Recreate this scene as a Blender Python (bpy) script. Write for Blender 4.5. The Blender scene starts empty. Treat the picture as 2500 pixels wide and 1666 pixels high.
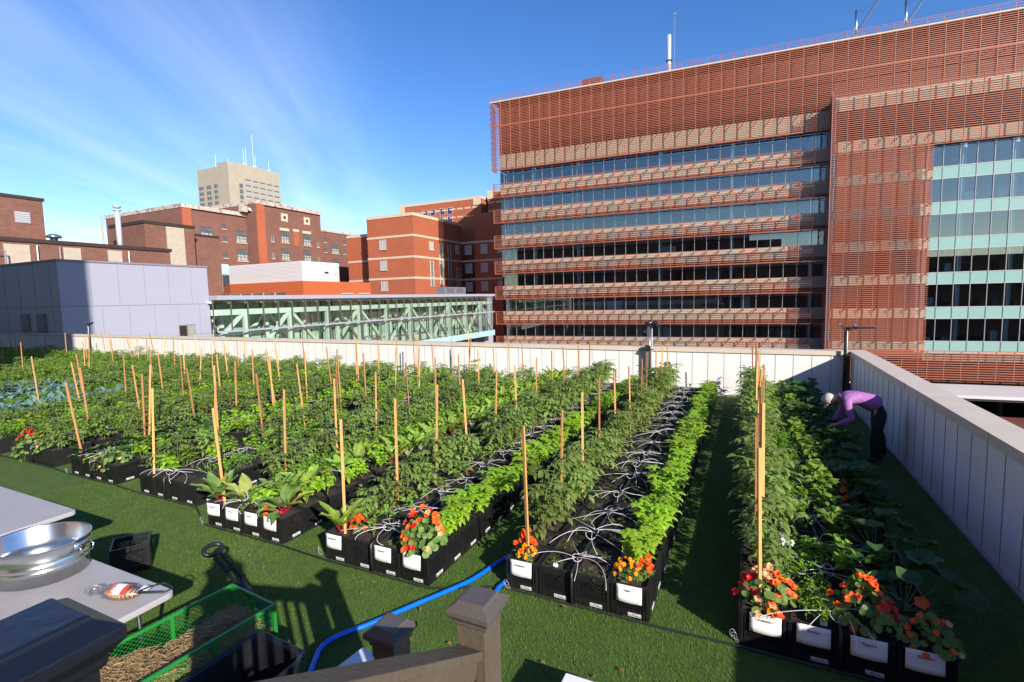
import bpy, math, random
import numpy as np
from mathutils import Vector, Matrix
R_ = math.radians
C = bpy.context.scene.collection
S = bpy.context.scene
random.seed(7); rng = np.random.default_rng(7)

# ---------------- camera ----------------
YAW, PITCH, ROLL, EYE, FPX = .446, .0866, -.0222, 2.7858, 1216.2
def cam_axes():
    cy, sy, cp, sp = math.cos(YAW), math.sin(YAW), math.cos(PITCH), math.sin(PITCH)
    f = Vector((-sy*cp, cy*cp, -sp)); r = Vector((cy, sy, 0)); u = r.cross(f)
    c, s = math.cos(ROLL), math.sin(ROLL)
    return f, r*c+u*s, u*c-r*s
CF, CR, CU = cam_axes()
EYEP = Vector((0, 0, EYE))
cd = bpy.data.cameras.new('camera'); cam = bpy.data.objects.new('camera', cd); C.objects.link(cam)
m = Matrix((CR, CU, -CF)).transposed().to_4x4(); m.translation = EYEP
cam.matrix_world = m
cd.sensor_width = 36; cd.lens = FPX/2500*36; cd.clip_end = 4000; cd.clip_start = .05
S.camera = cam
def proj(p):
    d = Vector(p)-EYEP; z = d.dot(CF)
    if z < .05: return None
    return 1250+FPX*d.dot(CR)/z, 833-FPX*d.dot(CU)/z
def visible(p, pad=60):
    q = proj(p)
    return q is not None and -pad < q[0] < 2500+pad and -pad < q[1] < 1666+pad*2

# ---------------- world, sun, exposure ----------------
SUN = Vector((1.78, -1.24, 1)).normalized()      # towards the sun
w = bpy.data.worlds.new('World'); S.world = w; w.use_nodes = True
nt = w.node_tree; nt.nodes.clear()
def N(t, tree, **k):
    n = tree.nodes.new(t)
    for a, b in k.items(): setattr(n, a, b)
    return n
out = N('ShaderNodeOutputWorld', nt); bg = N('ShaderNodeBackground', nt); sky = N('ShaderNodeTexSky', nt)
sky.sky_type = 'NISHITA'; sky.sun_disc = False
sky.sun_elevation = math.asin(SUN.z); sky.sun_rotation = math.atan2(SUN.x, SUN.y)
sky.air_density = 1.0; sky.dust_density = .25; sky.ozone_density = 3.2; sky.altitude = 0
bg.inputs[1].default_value = .092
tc = N('ShaderNodeTexCoord', nt); sep = N('ShaderNodeSeparateXYZ', nt); nt.links.new(tc.outputs['Generated'], sep.inputs[0])
def M(op, a, b=None, c=None, tree=nt, clamp=False):
    n = N('ShaderNodeMath', tree, operation=op, use_clamp=clamp)
    for i, v in enumerate((a, b, c)):
        if v is None: continue
        if isinstance(v, (int, float)): n.inputs[i].default_value = v
        else: tree.links.new(v, n.inputs[i])
    return n.outputs[0]
zz = M('MAXIMUM', sep.outputs[2], .03)
px = M('DIVIDE', sep.outputs[0], zz); py = M('DIVIDE', sep.outputs[1], zz)
# cirrus streaks drawn out along (-.6, .8) in the cloud layer
al = M('ADD', M('MULTIPLY', px, -.6), M('MULTIPLY', py, .8)); ac = M('ADD', M('MULTIPLY', px, .8), M('MULTIPLY', py, .6))
cmb = N('ShaderNodeCombineXYZ', nt); nt.links.new(M('MULTIPLY', al, .22), cmb.inputs[0]); nt.links.new(M('MULTIPLY', ac, 1.25), cmb.inputs[1])
nz = N('ShaderNodeTexNoise', nt); nz.inputs['Scale'].default_value = 1.1; nz.inputs['Detail'].default_value = 9; nz.inputs['Roughness'].default_value = .55; nz.inputs['Distortion'].default_value = .5
nt.links.new(cmb.outputs[0], nz.inputs['Vector'])
nz2 = N('ShaderNodeTexNoise', nt); nz2.inputs['Scale'].default_value = .5; nz2.inputs['Detail'].default_value = 3
cmb2 = N('ShaderNodeCombineXYZ', nt); nt.links.new(M('MULTIPLY', al, .3), cmb2.inputs[0]); nt.links.new(ac, cmb2.inputs[1])
nt.links.new(cmb2.outputs[0], nz2.inputs['Vector'])
streak = M('MULTIPLY', M('SUBTRACT', nz.outputs[0], .30, clamp=True), 2.1)
broad = M('MULTIPLY', M('SUBTRACT', nz2.outputs[0], .36, clamp=True), 3.0, clamp=True)
# clouds lie to the west: azimuth factor
hl = M('SQRT', M('ADD', M('MULTIPLY', sep.outputs[0], sep.outputs[0]), M('MULTIPLY', sep.outputs[1], sep.outputs[1])))
west = M('DIVIDE', M('ADD', M('MULTIPLY', sep.outputs[0], -.88), M('MULTIPLY', sep.outputs[1], .47)), hl)
wm = N('ShaderNodeMapRange', nt, interpolation_type='SMOOTHSTEP'); nt.links.new(west, wm.inputs[0])
wm.inputs[1].default_value = .88; wm.inputs[2].default_value = 1.0
hz = N('ShaderNodeMapRange', nt, interpolation_type='SMOOTHSTEP'); nt.links.new(sep.outputs[2], hz.inputs[0])
hz.inputs[1].default_value = .62; hz.inputs[2].default_value = .12
cl = M('MULTIPLY', M('MULTIPLY', streak, broad), M('MULTIPLY', wm.outputs[0], hz.outputs[0]), clamp=True)
mix = N('ShaderNodeMix', nt, data_type='RGBA'); nt.links.new(cl, mix.inputs[0]); 
sat = N('ShaderNodeHueSaturation', nt); sat.inputs['Saturation'].default_value = 1.25; sat.inputs['Value'].default_value = 1.30; sat.inputs['Hue'].default_value = .512
nt.links.new(sky.outputs[0], sat.inputs['Color']); nt.links.new(sat.outputs[0], mix.inputs[6])
mix.inputs[7].default_value = (8.2, 8.9, 9.8, 1)
nt.links.new(mix.outputs[2], bg.inputs[0]); nt.links.new(bg.outputs[0], out.inputs[0])
sd = bpy.data.lights.new('sun', 'SUN'); sd.energy = 4.8; sd.angle = R_(.5); sd.color = (1, .92, .82)
so = bpy.data.objects.new('sun', sd); C.objects.link(so); so.rotation_euler = SUN.to_track_quat('Z', 'Y').to_euler(); so.location = (20, -20, 30)
S.view_settings.view_transform = 'Standard'; S.view_settings.look = 'None'; S.view_settings.exposure = 0.75; S.view_settings.gamma = 1
S.cycles.max_bounces = 6; S.cycles.transparent_max_bounces = 12; S.cycles.diffuse_bounces = 3; S.cycles.glossy_bounces = 3
S.cycles.transmission_bounces = 4; S.cycles.caustics_reflective = False; S.cycles.caustics_refractive = False

# ---------------- materials ----------------
def mat(name, col, rough=.6, var=.12, scale=6., metal=0., bump=0., bscale=40., spec=.5, transl=0., rand=0., coord='Object', stretch=(1, 1, 1), emit=None, dark=None):
    mt = bpy.data.materials.new(name); mt.use_nodes = True; t = mt.node_tree; p = t.nodes['Principled BSDF']
    p.inputs['Roughness'].default_value = rough; p.inputs['Metallic'].default_value = metal; p.inputs['Specular IOR Level'].default_value = spec
    tcn = N('ShaderNodeTexCoord', t); mp = N('ShaderNodeMapping', t); mp.inputs['Scale'].default_value = stretch
    t.links.new(tcn.outputs[coord], mp.inputs[0])
    nz = N('ShaderNodeTexNoise', t); nz.inputs['Scale'].default_value = scale; nz.inputs['Detail'].default_value = 6
    t.links.new(mp.outputs[0], nz.inputs['Vector'])
    hs = N('ShaderNodeHueSaturation', t); hs.inputs['Color'].default_value = (*col, 1)
    val = M('ADD', M('MULTIPLY', M('SUBTRACT', nz.outputs[0], .5, tree=t), var*4, tree=t), 1., tree=t)
    if rand:
        oi = N('ShaderNodeObjectInfo', t)
        val = M('ADD', val, M('MULTIPLY', M('SUBTRACT', oi.outputs['Random'], .5, tree=t), rand*2, tree=t), tree=t)
        hu = M('ADD', M('MULTIPLY', M('SUBTRACT', oi.outputs['Random'], .5, tree=t), rand*.09, tree=t), .5, tree=t)
        t.links.new(hu, hs.inputs['Hue'])
    t.links.new(val, hs.inputs['Value'])
    colout = hs.outputs[0]
    if dark:   # stains with a shape of their own
        n3 = N('ShaderNodeTexNoise', t); n3.inputs['Scale'].default_value = dark[0]; n3.inputs['Detail'].default_value = 8
        t.links.new(mp.outputs[0], n3.inputs['Vector'])
        mr = N('ShaderNodeMapRange', t); t.links.new(n3.outputs[0], mr.inputs[0]); mr.inputs[1].default_value = dark[1]; mr.inputs[2].default_value = dark[1]+.15
        mx = N('ShaderNodeMix', t, data_type='RGBA'); t.links.new(mr.outputs[0], mx.inputs[0]); t.links.new(colout, mx.inputs[6]); mx.inputs[7].default_value = (*dark[2], 1)
        colout = mx.outputs[2]
    t.links.new(colout, p.inputs['Base Color'])
    if bump:
        nb = N('ShaderNodeTexNoise', t); nb.inputs['Scale'].default_value = bscale; nb.inputs['Detail'].default_value = 5; t.links.new(mp.outputs[0], nb.inputs['Vector'])
        bp = N('ShaderNodeBump', t); bp.inputs['Strength'].default_value = bump; bp.inputs['Distance'].default_value = .02
        t.links.new(nb.outputs[0], bp.inputs['Height']); t.links.new(bp.outputs[0], p.inputs['Normal'])
    if transl:
        tr = N('ShaderNodeBsdfTranslucent', t); h2 = N('ShaderNodeHueSaturation', t); h2.inputs['Saturation'].default_value = 1.15; h2.inputs['Value'].default_value = 1.5; h2.inputs['Hue'].default_value = .485
        t.links.new(colout, h2.inputs['Color']); t.links.new(h2.outputs[0], tr.inputs[0])
        ms = N('ShaderNodeMixShader', t); ms.inputs[0].default_value = transl
        t.links.new(p.outputs[0], ms.inputs[1]); t.links.new(tr.outputs[0], ms.inputs[2]); t.links.new(ms.outputs[0], t.nodes['Material Output'].inputs[0])
    return mt
def glass(name, tint=(.75, .9, .9), refl=.12, rough=.0, fm=1.6):
    mt = bpy.data.materials.new(name); mt.use_nodes = True; t = mt.node_tree; t.nodes.clear()
    o = N('ShaderNodeOutputMaterial', t); tr = N('ShaderNodeBsdfTransparent', t); tr.inputs[0].default_value = (*tint, 1)
    gl = N('ShaderNodeBsdfGlossy', t); gl.inputs['Roughness'].default_value = rough; gl.inputs['Color'].default_value = (.86, .80, .74, 1)
    lw = N('ShaderNodeFresnel', t); lw.inputs[0].default_value = 1.5
    fac = M('ADD', M('MULTIPLY', lw.outputs[0], fm, tree=t), refl, tree=t, clamp=True)
    ms = N('ShaderNodeMixShader', t); t.links.new(fac, ms.inputs[0]); t.links.new(tr.outputs[0], ms.inputs[1]); t.links.new(gl.outputs[0], ms.inputs[2])
    t.links.new(ms.outputs[0], o.inputs[0]); return mt
def brickmat(name, c1, c2, mortar, scale=1., var=.5):
    mt = bpy.data.materials.new(name); mt.use_nodes = True; t = mt.node_tree; p = t.nodes['Principled BSDF']; p.inputs['Roughness'].default_value = .85
    tcn = N('ShaderNodeTexCoord', t); sp = N('ShaderNodeSeparateXYZ', t); t.links.new(tcn.outputs['Object'], sp.inputs[0])
    cb = N('ShaderNodeCombineXYZ', t); t.links.new(M('ADD', sp.outputs[0], sp.outputs[1], tree=t), cb.inputs[0]); t.links.new(sp.outputs[2], cb.inputs[1])
    br = N('ShaderNodeTexBrick', t); t.links.new(cb.outputs[0], br.inputs['Vector']); br.inputs['Scale'].default_value = scale
    br.inputs['Brick Width'].default_value = .4; br.inputs['Row Height'].default_value = .2; br.inputs['Mortar Size'].default_value = .016
    br.inputs['Color1'].default_value = (*c1, 1); br.inputs['Color2'].default_value = (*c2, 1); br.inputs['Mortar'].default_value = (*mortar, 1)
    nz = N('ShaderNodeTexNoise', t); nz.inputs['Scale'].default_value = .35; nz.inputs['Detail'].default_value = 8; t.links.new(tcn.outputs['Object'], nz.inputs[0])
    hs = N('ShaderNodeHueSaturation', t); t.links.new(br.outputs[0], hs.inputs['Color'])
    t.links.new(M('ADD', M('MULTIPLY', nz.outputs[0], var, tree=t), 1-var/2, tree=t), hs.inputs['Value']); t.links.new(hs.outputs[0], p.inputs['Base Color'])
    return mt
MT = {}
MT['black'] = mat('black_plastic', (.012, .012, .013), .38, .2, 20, rand=.2)
MT['liner'] = mat('dark_liner', (.010, .009, .008), .9, .4, 60, dark=(45, .6, (.10, .075, .045)))
MT['soil'] = mat('potting_soil', (.045, .026, .016), .95, .25, 70, bump=.9, bscale=90, dark=(160, .62, (.22, .19, .15)), coord='Object')
MT['white_tube'] = mat('white_tube', (.62, .62, .62), .35, .05)
MT['pipe'] = mat('black_pipe', (.02, .02, .022), .35, .1)
MT['paper'] = mat('paper', (.80, .79, .77), .6, .03)
MT['ink'] = mat('ink', (.06, .06, .07), .6, 0)
MT['whiteink'] = mat('white_ink', (.75, .75, .75), .6, 0)
MT['stake'] = mat('stake_wood', (.50, .245, .085), .7, .16, 8, stretch=(20, 20, 1.5), rand=.3, bump=.3, dark=(3, .60, (.30, .20, .12)))
MT['panel'] = mat('parapet_panel', (.76, .745, .72), .55, .05, 1.2, dark=(3.5, .66, (.62, .59, .55)), bump=.05, stretch=(1, 1, .35))
MT['seam'] = mat('seam', (.34, .31, .28), .7, .2)
MT['cap'] = mat('coping', (.60, .52, .43), .5, .07, 3)
MT['galv'] = mat('galvanized', (.62, .66, .68), .22, .12, 14, metal=.95, bump=.05, bscale=9)
MT['flue'] = mat('stainless_flue', (.62, .63, .64), .38, .06, metal=.35)
MT['steel'] = mat('steel', (.45, .46, .48), .35, .1, metal=.8)
MT['darksteel'] = mat('dark_steel', (.03, .032, .035), .45, .1, metal=.3)
MT['table'] = mat('table_plastic', (.36, .345, .34), .45, .06, 5, bump=.12, bscale=120, dark=(7, .68, (.28, .26, .235)))
MT['deck'] = mat('deck_composite', (.098, .078, .055), .5, .12, 5, bump=.25, bscale=30, stretch=(1, 1, 1), dark=(18, .72, (.17, .15, .12)))
MT['deckcap'] = mat('deck_cap', (.088, .075, .065), .42, .1, 6, bump=.15, bscale=40, dark=(25, .75, (.16, .14, .12)))
MT['green_paint'] = mat('green_paint', (.015, .20, .028), .3, .08, 6, dark=(12, .7, (.01, .12, .02)))
MT['straw'] = mat('straw', (.46, .31, .14), .85, .35, 30, rand=.1, bump=1., bscale=60, stretch=(6, 1, 3))
MT['hose'] = mat('blue_hose', (.0, .13, .72), .28, .05)
MT['blue'] = mat('blue_plastic', (.0, .16, .6), .35, .05)
MT['shaded_white'] = mat('pale_lid', (.50, .56, .62), .5, .05)  # white surface with the bluish shade over it put into the colour
MT['red_slat'] = mat('terracotta_slat', (.36, .108, .054), .5, .10, .7, stretch=(.6, .6, 6))
MT['rod'] = mat('louvre_rod', (.34, .15, .10), .45, .06)
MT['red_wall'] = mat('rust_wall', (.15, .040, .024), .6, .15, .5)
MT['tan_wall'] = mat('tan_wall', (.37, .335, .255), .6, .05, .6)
MT['rail_purple'] = mat('roof_rail', (.36, .15, .17), .5, .05)
MT['mullion'] = mat('mullion', (.30, .32, .32), .4, .05, metal=.4)
MT['int_floor'] = mat('interior_slab', (.28, .27, .24), .8, .1)
MT['int_wall'] = mat('interior_wall', (.24, .165, .085), .8, .35, .35, stretch=(1, 1, .05))
MT['int_light'] = mat('ceiling_panel', (.7, .7, .7), .6, 0)
MT['blind'] = mat('blind', (.55, .60, .55), .7, .05)
MT['column'] = mat('column', (.80, .90, .90), .5, .05)
MT['spandrel'] = mat('green_spandrel', (.25, .41, .37), .18, .04, .3)
MT['dark'] = mat('dark_recess', (.02, .012, .010), .8, .2)
MT['glass'] = glass('window_glass', (.82, .90, .91), .10, fm=1.4)
MT['bglass'] = glass('bridge_glass', (.90, .965, .93), .0, fm=.3)
MT['backglass'] = mat('back_glazing', (.50, .62, .54), .3, .25, .25, stretch=(1, 1, 3))
MT['white_green'] = mat('truss_paint', (.80, .84, .76), .5, .04)
MT['teal'] = mat('teal_panel', (.36, .54, .56), .3, .06)
MT['violet'] = mat('violet_metal', (.33, .335, .41), .45, .025, .5)
MT['violet_seam'] = mat('violet_seam', (.21, .20, .25), .5, .05)
MT['louvre'] = mat('louvre', (.10, .10, .13), .5, .1)
MT['br_dark'] = brickmat('brown_brick', (.205, .080, .052), (.155, .058, .040), (.17, .12, .10))
MT['br_red'] = brickmat('orange_brick', (.40, .098, .040), (.34, .080, .032), (.30, .12, .07), var=.3)
MT['orange'] = mat('orange_render', (.44, .105, .035), .6, .04)
MT['limestone'] = mat('limestone', (.56, .44, .31), .7, .08, 2)
MT['efflor'] = mat('weathered_coping', (.46, .40, .35), .8, .3, 2.5, dark=(1.2, .5, (.25, .12, .09)))
MT['tan_panel'] = mat('tan_panel', (.42, .36, .28), .7, .1, 2)
MT['white_clad'] = mat('white_cladding', (.60, .575, .58), .5, .05, 1, stretch=(.3, .3, 8))
MT['concrete'] = mat('tower_concrete', (.35, .305, .235), .8, .06, .3)
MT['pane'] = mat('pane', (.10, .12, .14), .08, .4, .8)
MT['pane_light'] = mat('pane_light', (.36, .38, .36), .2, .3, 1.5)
MT['pane_blue'] = mat('pane_blue', (.03, .03, .14), .1, .3, .6)
MT['frame'] = mat('window_frame', (.46, .44, .40), .5, .05)
MT['dark_frame'] = mat('dark_frame', (.10, .09, .08), .5, .05)
MT['roofdark'] = mat('roof_edge', (.035, .022, .018), .7, .1)
MT['asphalt'] = mat('city_ground', (.05, .05, .05), .9, .2, .05)
MT['turfbase'] = mat('turf_base', (.058, .115, .014), .95, .2, 6, bump=.8, bscale=160, coord='Object', dark=(2.2, .60, (.085, .135, .026)))
MT['blade'] = mat('turf_blade', (.112, .190, .026), .8, .26, 1.6, spec=.12, transl=.25)
G = dict(transl=.36, spec=.25)
MT['tomato'] = mat('tomato_leaf', (.185, .265, .062), .5, .18, 22, rand=.26, dark=(9, .62, (.30, .34, .07)), **G)
MT['bush'] = mat('pepper_leaf', (.20, .33, .046), .38, .16, 18, rand=.24, dark=(8, .68, (.36, .40, .08)), **G)
MT['basil'] = mat('basil_leaf', (.29, .47, .035), .36, .14, 20, rand=.16, dark=(12, .68, (.44, .52, .08)), **G)
MT['feather'] = mat('carrot_top', (.21, .40, .040), .6, .16, 14, rand=.15, **G)
MT['chard'] = mat('chard_leaf', (.24, .38, .060), .34, .18, 16, rand=.25, **G)
MT['chardy'] = mat('yellow_chard_leaf', (.34, .40, .10), .4, .15, 16, **G)
MT['redstem'] = mat('red_stalk', (.36, .02, .03), .35, .1, 10)
MT['palestem'] = mat('pale_stalk', (.48, .50, .30), .4, .1, 10)
MT['stem'] = mat('green_stem', (.14, .22, .06), .5, .1, 10)
MT['kale'] = mat('kale_leaf', (.12, .22, .19), .5, .14, 14, rand=.14, transl=.2)
MT['squash'] = mat('squash_leaf', (.050, .110, .030), .45, .18, 12, rand=.2, dark=(30, .62, (.10, .16, .07)), **G)
MT['nast'] = mat('nasturtium_leaf', (.16, .27, .07), .5, .18, 12, rand=.12, **G)
MT['lettuce'] = mat('seedling_leaf', (.12, .24, .035), .5, .14, 20, rand=.2, **G)
for nm, c in dict(orange=(.86, .14, .008), red=(.72, .018, .010), yellow=(.86, .40, .01), peach=(.80, .46, .20), white=(.75, .75, .7)).items():
    MT['fl_'+nm] = mat('petal_'+nm, c, .5, .12, 30, transl=.25)
MT['brownleaf'] = mat('dry_leaf', (.30, .14, .06), .7, .2, 20, transl=.2)
MT['skin'] = mat('skin', (.50, .26, .18), .5, .05)
MT['shirt'] = mat('violet_shirt', (.34, .135, .37), .8, .16, 14, bump=1., bscale=9, stretch=(1, 3, 1))
MT['trousers'] = mat('black_trousers', (.012, .012, .016), .75, .2, 8, bump=.4, bscale=12)
MT['capcloth'] = mat('cap_cloth', (.42, .41, .36), .8, .1, 20)
MT['lamp_glass'] = mat('lamp_glass', (.8, .8, .8), .08, 0, metal=.9)
MT['bagfilm'] = glass('bag_film', (.95, .95, .95), .10, .35, fm=.4)
MT['redink'] = mat('red_ink', (.72, .06, .03), .5, 0)
MT['twine'] = mat('twine', (.52, .30, .15), .8, .25, 60)

# ---------------- mesh helpers ----------------
class MB:
    def __init__(s): s.v, s.f, s.m, s.mats = [], [], [], []
    def mi(s, k):
        if k not in s.mats: s.mats.append(k)
        return s.mats.index(k)
    def add(s, vs, fs, k):
        o = len(s.v); s.v += [tuple(x) for x in vs]; i = s.mi(k)
        for f in fs: s.f.append(tuple(o+a for a in f)); s.m.append(i)
        return s
    def box(s, a, b, k, rot=0, about=None, M4=None):
        x0, y0, z0 = a; x1, y1, z1 = b
        vs = [Vector(p) for p in ((x0,y0,z0),(x1,y0,z0),(x1,y1,z0),(x0,y1,z0),(x0,y0,z1),(x1,y0,z1),(x1,y1,z1),(x0,y1,z1))]
        if M4 is not None: vs = [M4 @ p for p in vs]
        return s.add(vs, [(0,3,2,1),(4,5,6,7),(0,1,5,4),(1,2,6,5),(2,3,7,6),(3,0,4,7)], k)
    def prism(s, poly, z0, z1, k, M4=None):
        n = len(poly); vs = [Vector((x, y, z0)) for x, y in poly]+[Vector((x, y, z1)) for x, y in poly]
        if M4 is not None: vs = [M4 @ p for p in vs]
        return s.add(vs, [tuple(range(n-1, -1, -1)), tuple(range(n, 2*n))]+[(i, (i+1) % n, n+(i+1) % n, n+i) for i in range(n)], k)
    def bar(s, p, q, wd, th, k, up=(0, 0, 1)):
        p, q = Vector(p), Vector(q); d = (q-p); L = d.length; d.normalize(); u = Vector(up)
        r = d.cross(u)
        if r.length < 1e-4: r = d.cross(Vector((1, 0, 0)))
        r.normalize(); u = r.cross(d)
        vs = [e+r*a*wd/2+u*b*th/2 for e in (p, q) for a, b in ((-1,-1),(1,-1),(1,1),(-1,1))]
        return s.add(vs, [(0,1,2,3),(7,6,5,4),(0,4,5,1),(1,5,6,2),(2,6,7,3),(3,7,4,0)], k)
    def tube(s, pts, r, k, n=6, close=False):
        pts = [Vector(p) for p in pts]; vs = []; fs = []; L = len(pts); prev = None
        rr = r if hasattr(r, '__len__') else [r]*L
        for i, p in enumerate(pts):
            if close: t = pts[(i+1) % L]-pts[i-1]
            else: t = pts[min(i+1, L-1)]-pts[max(i-1, 0)]
            if t.length < 1e-9: t = Vector((0, 0, 1))
            t.normalize()
            a = prev if prev is not None else (Vector((0, 0, 1)) if abs(t.z) < .9 else Vector((1, 0, 0)))
            a = a-t*a.dot(t)
            if a.length < 1e-4: a = t.orthogonal()
            a.normalize(); prev = a; b = t.cross(a)
            for j in range(n):
                an = 2*math.pi*j/n; vs.append(p+(a*math.cos(an)+b*math.sin(an))*rr[i])
        for i in range(L if close else L-1):
            for j in range(n):
                i2 = (i+1) % L; fs.append((i*n+j, i*n+(j+1) % n, i2*n+(j+1) % n, i2*n+j))
        if not close: fs += [tuple(range(n-1, -1, -1)), tuple((L-1)*n+j for j in range(n))]
        return s.add(vs, fs, k)
    def lathe(s, prof, k, n=16, c=(0, 0, 0), ex=1., ey=1., M4=None):
        vs, fs = [], []
        for r, z in prof:
            for j in range(n):
                a = 2*math.pi*j/n; p = Vector((c[0]+r*ex*math.cos(a), c[1]+r*ey*math.sin(a), c[2]+z)); vs.append(M4 @ p if M4 is not None else p)
        for i in range(len(prof)-1):
            for j in range(n): fs.append((i*n+j, i*n+(j+1) % n, (i+1)*n+(j+1) % n, (i+1)*n+j))
        return s.add(vs, fs, k)
    def mesh(s, name, smooth=False, bevel=0):
        me = bpy.data.meshes.new(name); me.from_pydata(s.v, [], s.f); me.validate()
        for k in s.mats: me.materials.append(MT[k])
        if len(me.polygons) == len(s.m): me.polygons.foreach_set('material_index', s.m)
        if smooth: me.polygons.foreach_set('use_smooth', [True]*len(me.polygons))
        me.update(); return me
    def build(s, name, parent=None, loc=(0, 0, 0), rz=0, smooth=False, bevel=0):
        return put(s.mesh(name, smooth), name, parent, loc, rz, bevel)
def put(me, name, parent=None, loc=(0, 0, 0), rz=0, bevel=0):
    o = bpy.data.objects.new(name, me); C.objects.link(o); o.location = loc; o.rotation_euler = (0, 0, rz)
    if parent: o.parent = parent
    if bevel:
        b = o.modifiers.new('bevel', 'BEVEL'); b.width = bevel; b.segments = 2; b.limit_method = 'ANGLE'
    return o
def tag(o, label, cat, group=None):
    o['label'] = label; o['category'] = cat
    if group: o['group'] = group
    return o
def struct(o): o['kind'] = 'structure'; return o
def thing(name, label, cat, loc=(0, 0, 0), rz=0, group=None):
    o = bpy.data.objects.new(name, None); o.empty_display_size = .1; C.objects.link(o); o.location = loc; o.rotation_euler = (0, 0, rz)
    return tag(o, label, cat, group)
def text_mesh(txt, size, k, thick=.0006, bold=0.):
    cu = bpy.data.curves.new('txt', 'FONT'); cu.body = txt; cu.size = size; cu.extrude = thick; cu.offset = bold; cu.align_x = 'CENTER'; cu.align_y = 'CENTER'
    o = bpy.data.objects.new('txt', cu); C.objects.link(o); dg = bpy.context.evaluated_depsgraph_get(); dg.update()
    me = bpy.data.meshes.new_from_object(o.evaluated_get(dg)); bpy.data.objects.remove(o); me.materials.clear(); me.materials.append(MT[k]); return me
ORD = ['zeroth', 'first', 'second', 'third', 'fourth', 'fifth', 'sixth', 'seventh', 'eighth', 'ninth', 'tenth', 'eleventh', 'twelfth', 'thirteenth', 'fourteenth', 'fifteenth', 'sixteenth', 'seventeenth', 'eighteenth', 'nineteenth', 'twentieth', 'twenty-first', 'twenty-second', 'twenty-third', 'twenty-fourth', 'twenty-fifth', 'twenty-sixth', 'twenty-seventh', 'twenty-eighth', 'twenty-ninth', 'thirtieth', 'thirty-first']

# ================= SETTING =================
XW, YW = 2.27, 14.53
g = MB(); g.add([(-1500, -800, -16), (1500, -800, -16), (1500, 2000, -16), (-1500, 2000, -16)], [(0, 1, 2, 3)], 'asphalt'); struct(g.build('ground'))
g = MB(); g.add([(-60, -6, 0), (XW+.2, -6, 0), (XW+.2, YW+.2, 0), (-60, YW+.2, 0)], [(0, 1, 2, 3)], 'turfbase'); turf = struct(g.build('turf'))
g = MB(); g.box((-60, -6, -15.9), (XW+.9, YW+.7, -.03), 'concrete'); 
rb = thing('roof_building', 'pale building block that carries the rooftop farm', 'building'); g.build('wall', rb)

# grass blades near the camera
def grass():
    n = 300000
    X = rng.uniform(-9.5, 2.2, n); Y = rng.uniform(1.4, 8.0, n)
    keep = np.ones(n, bool)
    th = YAW; dx = X*math.cos(th)+Y*math.sin(th); dz = -X*math.sin(th)+Y*math.cos(th)
    keep &= (np.abs(dx) < dz*1.1+.3)
    bedk = np.floor((X-(-.04))/2.045); off = (X+.04)-bedk*2.045
    keep &= ~((Y > 4.2) & (off < 1.36))
    keep &= (rng.random(n) < np.clip(4.5/np.maximum(dz, 1), 0, 1))
    X, Y = X[keep], Y[keep]; n = len(X)
    h = rng.uniform(.012, .026, n); a = rng.uniform(0, 2*np.pi, n); wd = rng.uniform(.0016, .0032, n)
    lean = rng.normal(0, .009, (n, 2)) + np.array([-.003, .002])
    v = np.zeros((n, 3, 3)); v[:, 0, 0] = X-np.cos(a)*wd; v[:, 0, 1] = Y-np.sin(a)*wd; v[:, 1, 0] = X+np.cos(a)*wd; v[:, 1, 1] = Y+np.sin(a)*wd
    v[:, 2, 0] = X+lean[:, 0]; v[:, 2, 1] = Y+lean[:, 1]; v[:, 2, 2] = h
    return npmesh('grass', v.reshape(-1, 3), np.arange(n*3).reshape(n, 3), ['blade'])
def npmesh(name, V, T, mats, mi=None, smooth=False):
    me = bpy.data.meshes.new(name); nf = len(T); k = T.shape[1]
    me.vertices.add(len(V)); me.vertices.foreach_set('co', V.astype(np.float32).ravel())
    me.loops.add(nf*k); me.loops.foreach_set('vertex_index', T.astype(np.int32).ravel())
    me.polygons.add(nf); me.polygons.foreach_set('loop_start', np.arange(nf, dtype=np.int32)*k); me.polygons.foreach_set('loop_total', np.full(nf, k, np.int32))
    for m_ in mats: me.materials.append(MT[m_])
    if mi is not None: me.polygons.foreach_set('material_index', np.asarray(mi, np.int32))
    if smooth: me.polygons.foreach_set('use_smooth', np.ones(nf, bool))
    me.update(calc_edges=True); me.validate(); return me
go = put(grass(), 'grass'); go['kind'] = 'stuff'; go['label'] = 'short green artificial grass blades covering the roof'; go['category'] = 'artificial grass'

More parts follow.
